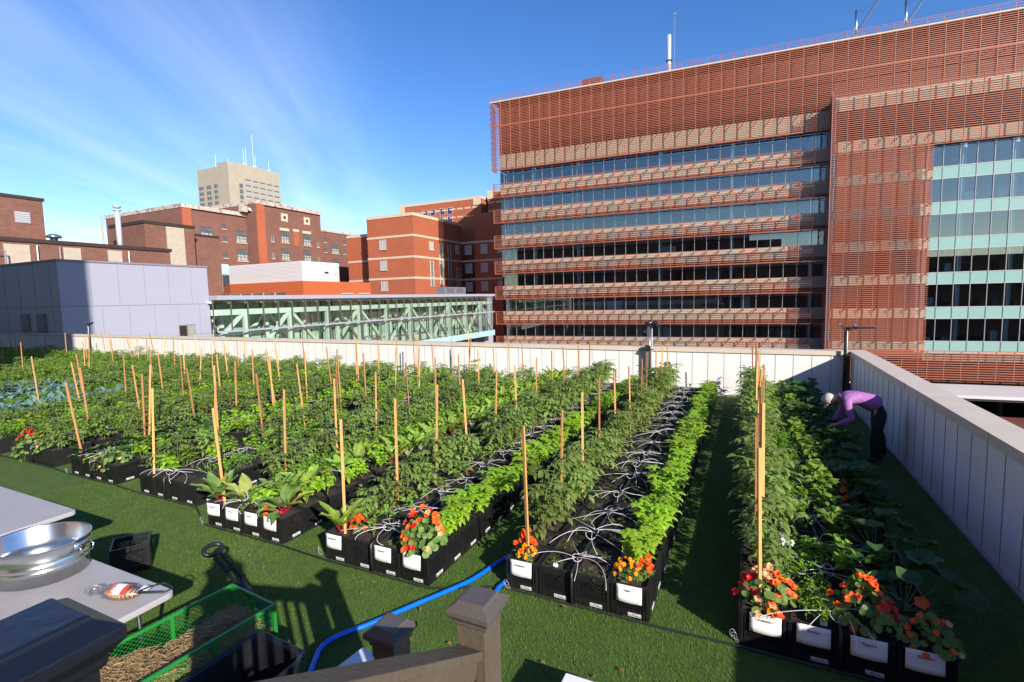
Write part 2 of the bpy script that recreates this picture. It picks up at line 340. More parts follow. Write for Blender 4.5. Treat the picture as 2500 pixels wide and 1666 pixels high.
# parapets
def parapet(name, label, far):
    t = thing(name, label, 'parapet wall')
    a = MB(); s = MB(); c = MB(); f = MB()
    if far:
        a.box((-60, YW, 0), (XW-.16, YW+.25, 1.18), 'panel')
        x = XW-.16-.26
        while x > -60: s.box((x-.006, YW-.005, .02), (x+.006, YW+.01, 1.175), 'seam'); x -= .408
        c.box((-60, YW-.035, 1.183), (XW+.34, YW+.33, 1.293), 'cap')
        x = XW-2.
        while x > -60: c.box((x-.004, YW-.037, 1.181), (x+.004, YW-.02, 1.295), 'seam'); x -= 3.1
        f.box((-60, YW-.05, .004), (XW-.2, YW, .035), 'seam')
        q = MB(); q.box((XW-.155, YW-.01, 0), (XW-.02, YW+.2, 1.178), 'deckcap'); q.build('corner_trim', t)
    else:
        a.box((XW, -6, 0), (XW+.25, YW-.002, 1.18), 'panel')
        y = YW-.4
        while y > -4: s.box((XW-.005, y-.006, .02), (XW+.01, y+.006, 1.175), 'seam'); y -= .412
        c.box((XW-.03, -6, 1.183), (XW+.34, YW-.04, 1.297), 'cap')
        y = YW-1.7
        while y > -4: c.box((XW-.033, y-.004, 1.181), (XW-.01, y+.004, 1.299), 'seam'); y -= 3.1
        f.box((XW-.05, -6, .004), (XW, YW-.06, .035), 'seam')
    a.build('panelling', t); s.build('seams', t); c.build('coping', t); f.build('base_flashing', t)
parapet('parapet_wall', 'long cream panelled parapet wall along the back of the roof', True)
parapet('parapet_wall', 'shaded panelled parapet wall on the right beside the bending person', False)

# lamp poles
def lamp_pole(loc, label, kind):
    t = thing('floodlight_pole', label, 'floodlight', loc, 0, 'floodlight poles on the parapet walls')
    if kind == 'centre':
        b = MB(); b.box((-.11, -.02, 0), (-.02, .07, 1.35), 'steel'); b.build('post', t)
        b = MB(); b.tube([(0, 0, .15), (0, 0, 1.95)], .026, 'galv', 8); b.build('pole', t, smooth=True)
        b = MB(); b.tube([(.07, -.03, .15), (.07, -.03, 2.05)], .012, 'white_tube', 6); b.tube([(.035, -.03, .2), (.035, -.03, 1.2)], .012, 'darksteel', 6); b.build('conduit', t, smooth=True)
        b = MB()
        for z in (.42, 1.24): b.box((-.17, -.06, z-.012), (.12, -.02, z+.012), 'darksteel')
        b.box((-.12, -.05, 1.2), (.03, .0, 1.36), 'darksteel'); b.build('bracket', t)
        b = MB(); b.lathe([(.0, -.07), (.10, -.06), (.12, .0), (.10, .05), (0, .07)], 'darksteel', 12, (-.02, 0, 1.98)); b.bar((-.02, -.02, 1.99), (.22, -.03, 2.02), .16, .07, 'darksteel'); b.bar((.12, -.03, 2.0), (.24, -.1, 1.93), .12, .05, 'darksteel')
        b.bar((-.02, 0, 1.93), (-.06, -.02, 1.70), .09, .08, 'darksteel'); b.bar((-.1, 0, 1.78), (-.14, -.02, 1.72), .04, .04, 'redstem'); b.build('lamp_head', t)
        b = MB(); b.lathe([(0, -.03), (.03, -.02), (.035, 0), (.03, .02), (0, .03)], 'lamp_glass', 10, (.045, -.08, 2.0)); b.build('lens', t, smooth=True)
    else:
        b = MB(); b.tube([(0, 0, 0), (0, 0, 1.83)], .03, 'darksteel', 8); b.build('post', t, smooth=True)
        b = MB(); b.tube([(.03, -.03, 1.17), (.03, -.03, 1.85)], .014, 'white_tube', 6); b.build('conduit', t, smooth=True)
        b = MB(); b.box((-.03, -.04, 1.78), (.05, .05, 1.88), 'darksteel'); b.bar((-.02, 0, 1.86), (-.14, -.02, 1.96), .06, .05, 'darksteel'); b.lathe([(0, 0), (.035, .01), (.03, .05), (0, .06)], 'steel', 10, (-.14, -.02, 1.93)); b.build('sensor', t)
        b = MB(); L = .62 if kind == 'corner' else .45
        dz = .0 if kind == 'corner' else .17
        b.bar((.05, 0, 1.86), (.22, 0, 1.885), .14, .07, 'darksteel'); b.prism([(.2, -.09), (L*.9, -.08), (L, -.03), (L, .03), (L*.9, .08), (.2, .09)], 1.86, 1.91, 'darksteel', Matrix.Translation((0, 0, -1.86)) @ Matrix.Identity(4) if False else Matrix.Translation((.2, 0, 1.86)) @ Matrix.Rotation(-math.atan(dz/L), 4, 'Y') @ Matrix.Translation((-.2, 0, -1.86))); b.build('lamp_head', t)
        b = MB(); b.lathe([(0, 0), (.035, .005), (.035, .05), (0, .06)], 'blue', 10, (.17 if kind == 'corner' else .13, -.02, 1.9)); b.build('blue_cap', t, smooth=True)
    return t
lamp_pole((-2.55, YW-.14, 0), 'twin floodlight with bright lens on a post against the sunlit back wall', 'centre')
lamp_pole((2.12, YW-.12, 0), 'dark floodlight arm on a pole at the corner where the two walls meet', 'corner')
lamp_pole((-32.2, YW-.12, 0), 'small floodlight on a pole before the violet metal building', 'left')

# ================= RED LOUVRED BUILDING =================
FA = math.atan2(.0707, .9975); FP = Vector((-38.69, 77.76, .07))
red = thing('louvred_building', 'tall glass office building behind red terracotta louvre screens', 'building', FP, FA)
red.scale = (1, 1, .975)
def zk(k): return .38+(6-k)*4.4
L0, L1, LR = 0., 48.3, 95.     # main face, protruding wing starts at L1
OFF = -2.6                      # wing face y
def face(y): return y
b = MB(); b.box((0, 3.4, -16), (L1, 40, 35.4), 'int_wall'); b.box((L1+.02, 4.4, -16), (LR, 40, 35.4), 'int_wall'); b.build('core_wall', red)
b = MB()
for k in range(1, 9):
    b.box((.15, .15, zk(k)-.45), (L1, 3.38, zk(k)-.1), 'int_floor'); b.box((L1+.3, OFF+.15, zk(k)-.45), (LR, 4.38, zk(k)-.1), 'int_floor')
    b.box((.15, .3, zk(k)-2.4), (L1, 3.38, zk(k)-2.2), 'int_light')
    b.box((L1+.3, OFF+.3, zk(k)-1.5), (LR, 4.38, zk(k)-1.3), 'int_light')
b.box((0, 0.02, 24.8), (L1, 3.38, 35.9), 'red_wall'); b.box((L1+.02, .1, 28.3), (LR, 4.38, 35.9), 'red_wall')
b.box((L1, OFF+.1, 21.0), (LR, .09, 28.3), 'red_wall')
b.build('floor_slabs', red)
# glass bands + mullions, main face
for k in range(1, 9):
    z0, z1 = zk(k), zk(k)+2.3
    if k == 8: z0, z1 = -16, -10
    t = MB(); t.box((.02, .0, z0), (L1, .02, z1), 'glass'); gb = t.build('window_band', red)
    t = MB(); x = 2.41-1.69
    while x < L1: t.box((x-.035, -.07, z0), (x+.035, -.003, z1), 'mullion'); x += 1.69
    t.box((0, -.05, z0), (L1, -.004, z0+.06), 'mullion'); t.box((.02, -.04, (z0+z1)/2+.7), (L1, -.004, (z0+z1)/2+.73), 'mullion'); t.build('mullions', gb)
# west side glass corner
t = MB(); t.box((-.02, .02, -10), (.0, 5, 24.6), 'glass'); t.build('side_glass', red)
for cx in (1.17, 6.05, 13.37, 26.17, 36.23, 46.36):
    t = MB(); t.tube([(cx, .42, -16), (cx, .42, 24.7)], .27, 'column', 12); t.build('column', red, smooth=True)
for cx in (62.0, 66.9, 78.):
    t = MB(); t.tube([(cx, OFF+.75, -16), (cx, OFF+.75, 21)], .27, 'column', 12); t.build('column', red, smooth=True)
# blinds in the first bays
t = MB()
for k, x0, n in ((2, 1, 1), (2, 5.7, 2), (2, 9, 2), (2, 12, 1), (3, 5.7, 2), (3, 12.5, 1), (4, 12.4, 1), (6, 5.7, 2), (3, 1, 1), (3, 9, 2)):
    z = zk(k)
    for i in range(n):
        zb = z+random.choice((.4, 1.0, 1.3)); zz_ = z+2.0
        while zz_ > zb: t.box((x0+i*1.69, .16, zz_), (x0+i*1.69+1.5, .2, zz_+.16), 'blind'); zz_ -= .24
t.build('blinds', red)
# partitions and doors seen inside
t = MB()
for i in range(46):
    k = random.choice((3, 4, 5, 6, 7)); x = random.uniform(14, 44); wdt = random.uniform(.6, 2.6)
    t.box((x, 3.1-random.random()*1.2, zk(k)-.09), (x+wdt, 3.3, zk(k)+random.uniform(1.2, 1.9)), random.choice(('dark', 'int_floor', 'dark', 'column', 'tan_wall')))
for i in range(60):
    k = random.choice((2, 3, 4, 5, 6, 7)); x = random.uniform(1, 14)
    t.box((x, .6, zk(k)-.09), (x+random.uniform(.3, .9), 1.2, zk(k)+random.uniform(.15, .5)), random.choice(('column', 'blind', 'int_floor')))
for k in (3, 4, 5, 6, 7):
    x = L1+11.
    while x < LR:
        if random.random() < .5: t.box((x, OFF+1.5, zk(k)-.09), (x+random.uniform(.4, 1.2), OFF+2.2, zk(k)+random.uniform(.3, 1.4)), random.choice(('column', 'blind', 'int_floor', 'dark')))
        x += 1.63
t.build('interior_fittings', red)
# tan spandrels and louvre bands (main)
def slats(mb, x0, x1, z0, z1, y, pitch=.2, th=.055, dp=.13):
    z = z0+.03
    while z < z1-.02:
        mb.box((x0, y-dp, z), (x1, y, z+th), 'red_slat'); z += pitch
def rods(mb, x0, x1, z0, z1, y, mod=1.69, first=None, wd=.035):
    x = x0 if first is None else first
    while x < x1+.01: mb.box((x-wd*.62, y-.11, z0), (x+wd*.62, y+.05, z1), 'rod'); x += mod
def brackets(mb, x0, x1, ztop, h, y, mod, first):
    x = first
    while x < x1:
        mb.bar((x, y+.05, ztop-.05), (x, -.05 if y > -2 else OFF-.02, ztop-.05), .05, .08, 'red_slat')
        mb.bar((x, y+.05, ztop-h+.1), (x, -.05 if y > -2 else OFF-.02, ztop-h+.1), .05, .08, 'red_slat')
        yb_ = -.05 if y > -2 else OFF-.02
        mb.bar((x, y+.05, ztop-h*.30), (x, yb_, ztop-.06), .05, .09, 'red_slat')
        x += mod
for k in range(1, 8):
    z = zk(k)
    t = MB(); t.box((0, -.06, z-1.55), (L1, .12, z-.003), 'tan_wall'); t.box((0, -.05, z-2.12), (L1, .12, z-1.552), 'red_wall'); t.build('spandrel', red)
    t = MB(); slats(t, -1.0, L1-.4, z-2.2, z-.05, -.95, .31, .07, .09); rods(t, -1.0, L1-.4, z-2.2, z+.02, -.95, 1.69, 2.41-1.69*2)
    t.box((-1.0, -1.08, z-.02), (L1-.4, -.9, z+.05), 'red_slat'); t.box((-1.0, -1.05, z-2.25), (L1-.4, -.92, z-2.19), 'red_slat')
    brackets(t, 0, L1-.4, z, 2.2, -.95, 1.69, 2.41-1.69)
    zz_ = z-2.2
    while zz_ < z: t.box((-1.05, -.95, zz_), (-.98, -.0, zz_+.05), 'red_slat'); zz_ += .21
    t.build('louvre_band', red)
# top screen
t = MB(); t.box((0, -.06, 25.2), (L1-.1, 0.018, 27.5), 'tan_wall'); t.build('spandrel', red)
t = MB(); slats(t, -1.1, LR, 28.35, 35.95, -1.0, .25, .085, .10); slats(t, -1.1, L1-.4, 24.75, 28.3, -1.0, .26, .065, .09)
rods(t, -1.1, LR, 28.3, 36.4, -1.0, 1.69, 2.41-1.69*2, .045); rods(t, -1.1, L1-.3, 24.7, 28.3, -1.0, 1.69, 2.41-1.69*2, .04)
t.box((-1.1, -1.13, 32.0), (LR, -.98, 32.2), 'red_slat'); t.box((-1.1, -1.13, 24.65), (L1-.4, -.95, 24.78), 'red_slat')
zz_ = 24.75
while zz_ < 36: t.box((-1.2, -1.0, zz_), (-1.12, 1.2, zz_+.05), 'rail_purple'); zz_ += .2
brackets(t, 0, LR, 28, 3, -1.0, 1.69, 2.41-1.69); brackets(t, 0, LR, 36, 3.8, -1.0, 1.69, 2.41-1.69)
t.build('louvre_screen', red)
t = MB(); t.box((-1.2, -1.14, 35.97), (LR, -.6, 36.15), 'limestone'); t.box((-.6, -.6, 35.97), (LR, 3, 36.0), 'int_floor'); t.build('roof_coping', red)
t = MB()
for z in (36.45, 36.75, 37.0): t.box((-1.2, -1.06, z), (LR, -1.02, z+.045), 'rail_purple')
x = -1.2
while x < LR: t.box((x, -1.02, 36.0), (x+.05, -.98, 37.0), 'rail_purple'); x += 1.69
t.build('roof_rail', red)
t = MB(); t.box((14.3, 0, 36.2), (17.4, 2, 37.6), 'red_wall'); t.build('roof_vent', red)
# wing
GX = 58.55
t = MB(); t.box((GX, OFF, -16), (LR, OFF+.02, 20.6), 'glass'); wg = t.build('wing_glass', red)
t = MB()
for k in range(2, 8):
    z = zk(k); t.box((GX+.02, OFF-.05, z-1.45), (LR, OFF-.002, z-.03), 'spandrel'); t.box((GX, OFF-.09, z-.03), (LR, OFF-.002, z+.05), 'frame'); t.box((GX, OFF-.09, z-1.51), (LR, OFF-.002, z-1.45), 'frame')
t.build('green_spandrels', wg)
t = MB(); x = 59.71-1.65
while x < LR: t.box((x-.035, OFF-.10, -6), (x+.035, OFF-.092 if False else OFF-.003, 20.6), 'mullion'); x += 1.64
t.build('mullions', wg)
t = MB()
t.box((L1-.05, OFF+.02, -6.5), (L1+.01, 0, 28.3), 'teal')
t.box((L1, OFF-.02, 26.3), (LR, OFF+.09, 28.1), 'tan_wall'); t.box((L1, OFF-.02, 21.0), (LR, OFF+.09, 22.4), 'tan_wall')
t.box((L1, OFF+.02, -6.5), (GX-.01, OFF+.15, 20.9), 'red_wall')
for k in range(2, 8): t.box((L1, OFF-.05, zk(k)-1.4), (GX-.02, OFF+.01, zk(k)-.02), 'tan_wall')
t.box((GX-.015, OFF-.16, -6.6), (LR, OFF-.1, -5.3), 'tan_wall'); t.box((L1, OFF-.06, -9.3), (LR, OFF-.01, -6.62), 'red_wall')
t.build('wing_spandrels', red)
t = MB(); yo = OFF-.75
slats(t, L1-.6, LR, 20.6, 28.3, yo, .26, .085, .09); slats(t, L1-.6, GX, -6.5, 20.6, yo, .26, .085, .09); slats(t, L1-.6, LR, -8.9, -5.2, yo, .30, .10, .1)
rods(t, L1-.6, LR, 20.6, 28.5, yo, 1.69, L1-.55); rods(t, L1-.6, GX, -8.9, 20.6, yo, 1.69, L1-.55); rods(t, GX, LR, -8.9, -5.2, yo, 1.69, GX+.3)
for k in range(1, 8): brackets(t, 0, GX, zk(k), 1.4, yo, 1.69, L1+.1)
zz_ = -8.9
while zz_ < 28.4: t.box((L1-.66, yo, zz_), (L1-.61, OFF+.6, zz_+.05), 'red_slat'); zz_ += .2
t.box((L1-.62, yo-.1, -8.9), (L1-.56, yo+.02, 28.8), 'rail_purple')
t.build('wing_louvre_screen', red)
t = MB(); t.box((L1, OFF+2, -16), (LR, OFF+3, -9.3), 'dark'); t.box((L1+5, OFF-9, -9.9), (LR, OFF-1.2, -9.35), 'white_clad'); t.box((L1+5, OFF-9.05, -9.95), (LR, OFF-9.01, -9.7), 'dark'); t.build('entrance_canopy', red)
t = MB(); t.box((L1+3, OFF-34, -16), (LR, OFF-9.5, -11.5), 'red_wall'); t.build('podium', red)
# things on its roof
def fworld(x, y, z):
    c, s = math.cos(FA), math.sin(FA); return (FP.x+x*c-y*s, FP.y+x*s+y*c, z*.975+.07)
t = thing('roof_flue', 'shiny steel flue standing on the red louvred roof', 'flue', fworld(27.2, 2, 35.9))
b = MB(); b.tube([(0, 0, 0), (0, 0, 6.6)], .32, 'flue', 12); b.build('pipe', t, smooth=True); b = MB(); b.box((-.4, -.4, 2.8), (.4, .4, 2.95), 'darksteel'); b.build('bracket', t)
t = thing('roof_antenna', 'thin antenna mast beside the steel flue on the red roof', 'antenna', fworld(28.0, 2, 35.9))
b = MB(); b.tube([(0, 0, 0), (0, 0, 9.5)], .06, 'steel', 6); b.box((-.15, -.15, 9.2), (.25, .15, 9.6), 'steel'); b.build('mast', t)
for xx, lb in ((50.6, 'left one of two angled steel davit arms on the red roof'), (55.9, 'right one of two angled steel davit arms on the red roof')):
    t = thing('roof_davit', lb, 'davit', fworld(xx, -.5, 35.9), FA, 'steel davit arms on the red roof')
    b = MB(); b.tube([(0, 0, 0), (0, 0, 3.8)], .16, 'galv', 8); b.build('post', t, smooth=True)
    b = MB(); b.bar((.15, 0, 1.2), (2.6, -1.2, 4.9), .22, .3, 'galv'); b.build('arm', t)
    b = MB(); b.bar((0, 0, 3.3), (1.8, -.85, 3.9), .08, .08, 'galv'); b.build('brace', t)

# ================= SKYBRIDGE =================
BX0 = -37.3
br = thing('skybridge', 'glazed skybridge with pale steel truss between violet and red buildings', 'footbridge')
y0, y1, zb, zt = 25.03, 71.6, -2.8, 3.1
b = MB(); b.box((BX0-4.4, y0, zt+.02), (BX0+.2, y1, zt+.36), 'violet'); b.build('roof', br)
b = MB(); b.box((BX0-4.2, y0, zb-.3), (BX0-.1, y1, zb+.1), 'tan_panel'); b.build('deck', br)
b = MB(); b.box((BX0-.02, y0, zb+.5), (BX0, y1, zt), 'bglass'); b.build('glazing', br)
b = MB(); b.box((BX0-4.23, y0, zb+.1), (BX0-4.2, y1, zt), 'backglass'); b.build('glazing', br)
b = MB()
b.box((BX0-.01, 48.0, zb-.35), (BX0+.03, y1, zb+.5), 'teal'); b.build('floor_edge_panel', br)
b = MB(); y = 24.77
while y < y1: b.box((BX0+.001, y-.04, zb+.4), (BX0+.09, y+.04, zt), 'dark_frame'); b.box((BX0-4.195, y-.04, zb+.4), (BX0-4.12, y+.04, zt), 'dark_frame'); y += 1.475
b.box((BX0+.092, y0, .55), (BX0+.13, y1, .7), 'violet'); b.build('mullions', br)
b = MB(); xt = BX0-.7; i = 0; y = 27.86-4.45
for xt in (BX0-.55, BX0-3.7):
    y = 27.86; i = 0
    while y < y1-1:
        b.box((xt-.14, y-.17, zb+.1), (xt+.14, y+.17, 2.15), 'white_green')
        if y > 27:
            if i % 2: b.bar((xt, y, 2.1), (xt, min(y+4.45, y1), zb+.3), .24, .3, 'white_green', (1, 0, 0))
            else: b.bar((xt, y, zb+.3), (xt, min(y+4.45, y1), 2.1), .24, .3, 'white_green', (1, 0, 0))
        y += 4.45; i += 1
    b.box((xt-.16, 25.05, 1.9), (xt+.16, y1, 2.35), 'white_green'); b.bar((xt, 27.8, 2.1), (xt, 25.1, -.3), .24, .3, 'white_green', (1, 0, 0))
b.build('truss', br)
b = MB(); y = 24.77
while y < y1: b.bar((BX0-.2, y, 2.95), (BX0-4.1, y+.9, 2.95), .12, .2, 'white_green'); y += 1.475
b.box((BX0-4.1, y0, .0), (BX0-4.0, y1, .25), 'white_green'); b.build('roof_joists', br)
b = MB(); y = y0+1
while y < y1: b.box((BX0-1.15, y, zb+.1), (BX0-1.1, y+.04, zb+1.2), 'steel'); y += 1.5
b.box((BX0-1.16, y0, zb+1.2), (BX0-1.09, y1, zb+1.26), 'steel'); b.build('handrail', br)
# end block of the bridge against the red building
b = MB(); b.box((BX0-4, y1+.02, -16), (BX0-1.9, y1+3, 3.4), 'violet'); b.build('end_wall', br)
t = thing('air_unit', 'grey air handling unit on the roof of the skybridge', 'air unit', (BX0-1.8, 58, zt+.37))
b = MB(); b.box((0, 0, 0), (1.4, 5.5, 1.0), 'steel'); b.build('casing', t, bevel=.03); b = MB(); b.box((1.402, .5, .2), (1.42, 2.2, .8), 'louvre'); b.box((1.402, 3, .2), (1.42, 4.8, .8), 'louvre'); b.build('grille', t)

# ================= VIOLET METAL BUILDING =================
vb = thing('metal_clad_building', 'low violet grey metal panelled building behind the back wall', 'building')
VX, VY0, VY1, VZ = -38., 15.7, 25.0, 5.62
b = MB(); b.box((-62, VY0, -16), (VX, VY1, VZ), 'violet'); b.build('wall', vb)
b = MB(); b.box((-62.05, VY0-.06, VZ+.002), (VX+.06, VY1+.05, VZ+.12), 'violet_seam'); b.build('roof_edge', vb)
b = MB()
for z in (2.85, .55): b.box((VX+.001, VY0, z-.02), (VX+.012, VY1, z+.02), 'violet_seam'); b.box((-62, VY0-.012, z-.02), (VX, VY0-.001, z+.02), 'violet_seam')
for i, y in enumerate((17.35, 18.9, 20.5, 22.1, 23.7)): b.box((VX+.002, y-.008, 2.87), (VX+.010, y+.008, VZ), 'violet_seam'); b.box((VX+.002, y+.5-.008, -5), (VX+.010, y+.508, 2.83), 'violet_seam')
for x in range(-61, -38, 2): b.box((x-.012, VY0-.01, -5), (x+.012, VY0-.001, VZ), 'violet_seam')
b.build('panel_seams', vb)
for x in (-42.6, -40.5):
    b = MB(); b.box((x-.55, VY0-.05, 1.25), (x+.55, VY0-.02, 2.45), 'violet_seam')
    for j in range(6): b.box((x-.5, VY0-.10, 1.3+j*.19), (x+.5, VY0-.055, 1.38+j*.19), 'louvre')
    b.build('vent', vb)
b = MB(); b.box((VX+.002, 22.55, -1.0), (VX+.04, 23.75, 1.32), 'steel'); b.box((VX+.041, 22.6, -1.0), (VX+.05, 23.1, 1.25), 'dark'); b.box((VX+.041, 23.2, -1.0), (VX+.05, 23.7, 1.25), 'int_floor'); b.build('door', vb)

# ================= OTHER BUILDINGS =================
def win_mesh(w_, h, face='x', frame='dark_frame', pane='pane', cols=2, rows=3, sill=True, mix=False):
    mb = MB()
    def bx(u0, z0, u1, z1, d0, d1, k):
        if face == 'x': mb.box((d0, u0, z0), (d1, u1, z1), k)
        else: mb.box((u0, -d1, z0), (u1, -d0, z1), k)
    fw = min(.09, w_*.08)
    bx(-w_/2, -h/2, w_/2, h/2, .01, .04, pane)
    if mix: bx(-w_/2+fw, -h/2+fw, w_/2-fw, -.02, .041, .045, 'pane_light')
    for i in range(cols+1): x = -w_/2+fw/2+(w_-fw)*i/cols; bx(x-fw/2, -h/2, x+fw/2, h/2, .048, .10, frame)
    for i in range(rows+1): z = -h/2+fw/2+(h-fw)*i/rows; bx(-w_/2, z-fw/2, w_/2, z+fw/2, .046, .095, frame)
    if sill: bx(-w_/2-.1, -h/2-.16, w_/2+.1, -h/2-.01, .01, .18, 'limestone')
    return mb
def add_windows(parent, me, pts, name='window'):
    for p in pts: put(me, name, parent, p)
def winset(parent, X=None, Y=None, w_=2., h=2., pts=(), **k):
    me = win_mesh(w_, h, 'x' if X is not None else 'y', **k).mesh('window')
    add_windows(parent, me, [((X, u, z) if X is not None else (u, Y, z)) for u, z in pts])
# brown brick building (three blocks)
bb = thing('brick_building', 'brown brick hospital block with weathered parapet below the tower', 'building')
b = MB(); b.box((-115, 56, -16), (-91, 70.9, 20.0), 'br_dark'); b.box((-112, 68.6, -16), (-88, 85.0, 22.3), 'br_dark'); b.box((-115, 85, -16), (-91, 101, 19.3), 'br_dark')
b.box((-91.002+.002, 56, -16), (-90.7, 57.6, 20.0), 'br_red'); b.box((-88, 68.6, -16), (-87.7, 70.4, 22.3), 'br_red'); b.build('wall', bb)
b = MB(); b.box((-115.2, 55.9, 20.002), (-90.6, 68.59, 20.7), 'efflor'); b.box((-112.2, 68.5, 22.302), (-87.6, 85.1, 23.05), 'efflor'); b.box((-115.2, 85.12, 19.302), (-90.8, 101.2, 19.8), 'efflor'); b.build('parapet', bb)
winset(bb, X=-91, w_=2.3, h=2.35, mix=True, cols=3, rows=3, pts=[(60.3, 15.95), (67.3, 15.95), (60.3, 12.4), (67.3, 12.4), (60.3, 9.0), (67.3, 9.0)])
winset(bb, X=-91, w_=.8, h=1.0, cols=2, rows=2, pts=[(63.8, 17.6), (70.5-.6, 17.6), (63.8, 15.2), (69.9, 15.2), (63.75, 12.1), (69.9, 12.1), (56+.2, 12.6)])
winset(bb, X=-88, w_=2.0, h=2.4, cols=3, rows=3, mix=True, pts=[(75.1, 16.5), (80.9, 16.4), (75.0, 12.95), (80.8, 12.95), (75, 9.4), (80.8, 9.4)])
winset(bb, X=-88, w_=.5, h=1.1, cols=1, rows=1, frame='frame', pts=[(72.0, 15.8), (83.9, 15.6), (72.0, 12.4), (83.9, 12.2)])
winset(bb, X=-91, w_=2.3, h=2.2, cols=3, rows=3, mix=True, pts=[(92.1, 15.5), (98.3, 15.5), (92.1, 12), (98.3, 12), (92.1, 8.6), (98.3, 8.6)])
winset(bb, X=-91, w_=.75, h=1.0, cols=2, rows=1, pts=[(89.0, 17.3), (89.0, 15.0), (95.2, 17.3), (95.2, 15)])
for y in (75.25, 81.1):
    b = MB(); b.box((-88+.001, y-.8, 19.7), (-87.9, y+.8, 21.3), 'limestone'); b.lathe([(.32, 0), (.3, .06), (0, .08)], 'dark', 10, M4=Matrix.Translation((-87.9, y, 20.5)) @ Matrix.Rotation(R_(90), 4, 'Y')); b.build('roundel', bb)
b = MB()
for y in (75.1, 80.9): b.box((-88+.001, y-1.15, 17.75), (-87.93, y+1.15, 18.3), 'limestone'); b.box((-88+.001, y-.6, 18.65), (-87.95, y+.6, 19.1), 'br_dark')
b.box((-88+.001, 77.4, 14.9), (-87.94, 78.7, 17.9), 'br_red'); b.box((-88+.001, 77.3, 17.9), (-87.93, 78.8, 18.4), 'limestone'); b.build('stone_trim', bb)
t = thing('satellite_dish', 'small pale dish on the brown brick roof step', 'satellite dish', (-90, 67.4, 20.7)); b = MB(); b.box((-.5, -.6, 0), (.5, .6, 1.2), 'tan_panel'); b.build('cabinet', t)
b = MB(); b.lathe([(0, 0), (.3, .06), (.42, .18)], 'white_clad', 12, M4=Matrix.Translation((.6, .9, .5)) @ Matrix.Rotation(R_(60), 4, 'Y')); b.build('dish', t, smooth=True)
# mid brick block with flue
mb_ = thing('brick_block', 'plain brick block with a tan pilaster beside a shiny flue', 'building')
b = MB(); b.box((-78, 38.3, -16), (-70, 44.6, 13.3), 'br_dark'); b.box((-78, 44.6, -16), (-72.5, 50, 12.7), 'br_dark'); b.build('wall', mb_)
b = MB(); b.box((-78.1, 38.2, 13.302), (-69.9, 44.75, 13.7), 'roofdark'); b.box((-78, 44.77, 12.702), (-72.4, 50, 13.0), 'roofdark'); b.build('roof_edge', mb_)
b = MB(); b.box((-70.001+.001, 40.9, -5), (-69.9, 43.2, 13.2), 'tan_panel'); b.build('pilaster', mb_)
b = MB(); b.box((-77.2, 38.25, 8), (-76.0, 38.298, 11.6), 'dark'); b.build('doorway', mb_)
t = thing('roof_flue', 'tall shiny steel flue in front of the plain brick block', 'flue', (-65.3, 33.0, 8))
b = MB(); b.tube([(0, 0, 0), (0, 0, 5.7)], .27, 'flue', 12); b.lathe([(.27, 5.6), (.4, 5.65), (.4, 5.75), (0, 5.8)], 'flue', 12); b.lathe([(.3, 5.95), (.42, 6.1), (.42, 6.15), (0, 6.2)], 'flue', 12); b.build('pipe', t, smooth=True)
t = thing('roof_mast', 'thin pole standing left of the shiny flue', 'mast', (-67.0, 32.2, 8)); b = MB(); b.tube([(0, 0, 0), (0, 0, 5.3)], .09, 'tan_panel', 6); b.build('pole', t)
# low brick with tan panels
lb_ = thing('low_brick_building', 'low long brick building with tan panels behind the violet building', 'building')
b = MB(); b.box((-84, 12, -16), (-60, 35.3, 8.85), 'br_dark'); b.build('wall', lb_)
b = MB(); b.box((-84, 11.9, 8.852), (-59.85, 35.45, 9.2), 'roofdark'); b.build('roof_edge', lb_)
for ya, yb in ((21.3, 22.9), (25.6, 26.8), (29.3, 30.4), (16.8, 18)):
    b = MB(); b.box((-59.999, ya-.2, -3), (-59.93, yb, 8.6), 'tan_panel'); b.build('tan_panel', lb_)
for y in (23.4, 25.1, 31.0):
    b = MB(); b.tube([(-59.85, y, -3), (-59.85, y, 8.6)], .08, 'steel' if y != 25.1 else 'violet_seam', 6); b.build('downpipe', lb_)
t = thing('roof_fan', 'small steel mushroom vent on the low brick roof', 'vent', (-61.5, 25.4, 9.2)); b = MB(); b.lathe([(.3, 0), (.3, .35), (.62, .4), (.62, .6), (.3, .75), (0, .75)], 'galv', 12); b.build('cowl', t, smooth=True)
lt = thing('brick_tower', 'square brick tower with grey louvres at the left edge', 'building')
b = MB(); b.box((-84, 8, -16), (-66, 26.6, 13.75), 'br_dark'); b.build('wall', lt)
b = MB(); b.box((-84, 7.9, 13.752), (-65.9, 26.75, 14.05), 'roofdark'); b.build('roof_edge', lt)
me = MB(); me.box((0, -.6, -.55), (.05, .6, .55), 'violet')
for j in range(5): me.box((.051, -.52, -.47+j*.2), (.09, .52, -.38+j*.2), 'frame')
me = me.mesh('vent'); add_windows(lt, me, [(-66, 24.9, 11.9), (-66, 24.9, 9.1), (-66, 22.3, 11.9), (-66, 22.3, 9.1)], 'vent')
t = thing('roof_ladder', 'blue steel ladder frame behind the left end of the violet roof', 'ladder', (-59.2, 19.9, 4.5))
b = MB()
for y in (0, 1.0): b.tube([(0, y, 0), (0, y, 3.4)], .06, 'violet_seam', 6)
for z in (1.2, 2.1, 3.4): b.tube([(0, 0, z), (0, 1.0, z)], .05, 'violet_seam', 6)
b.build('frame', t)
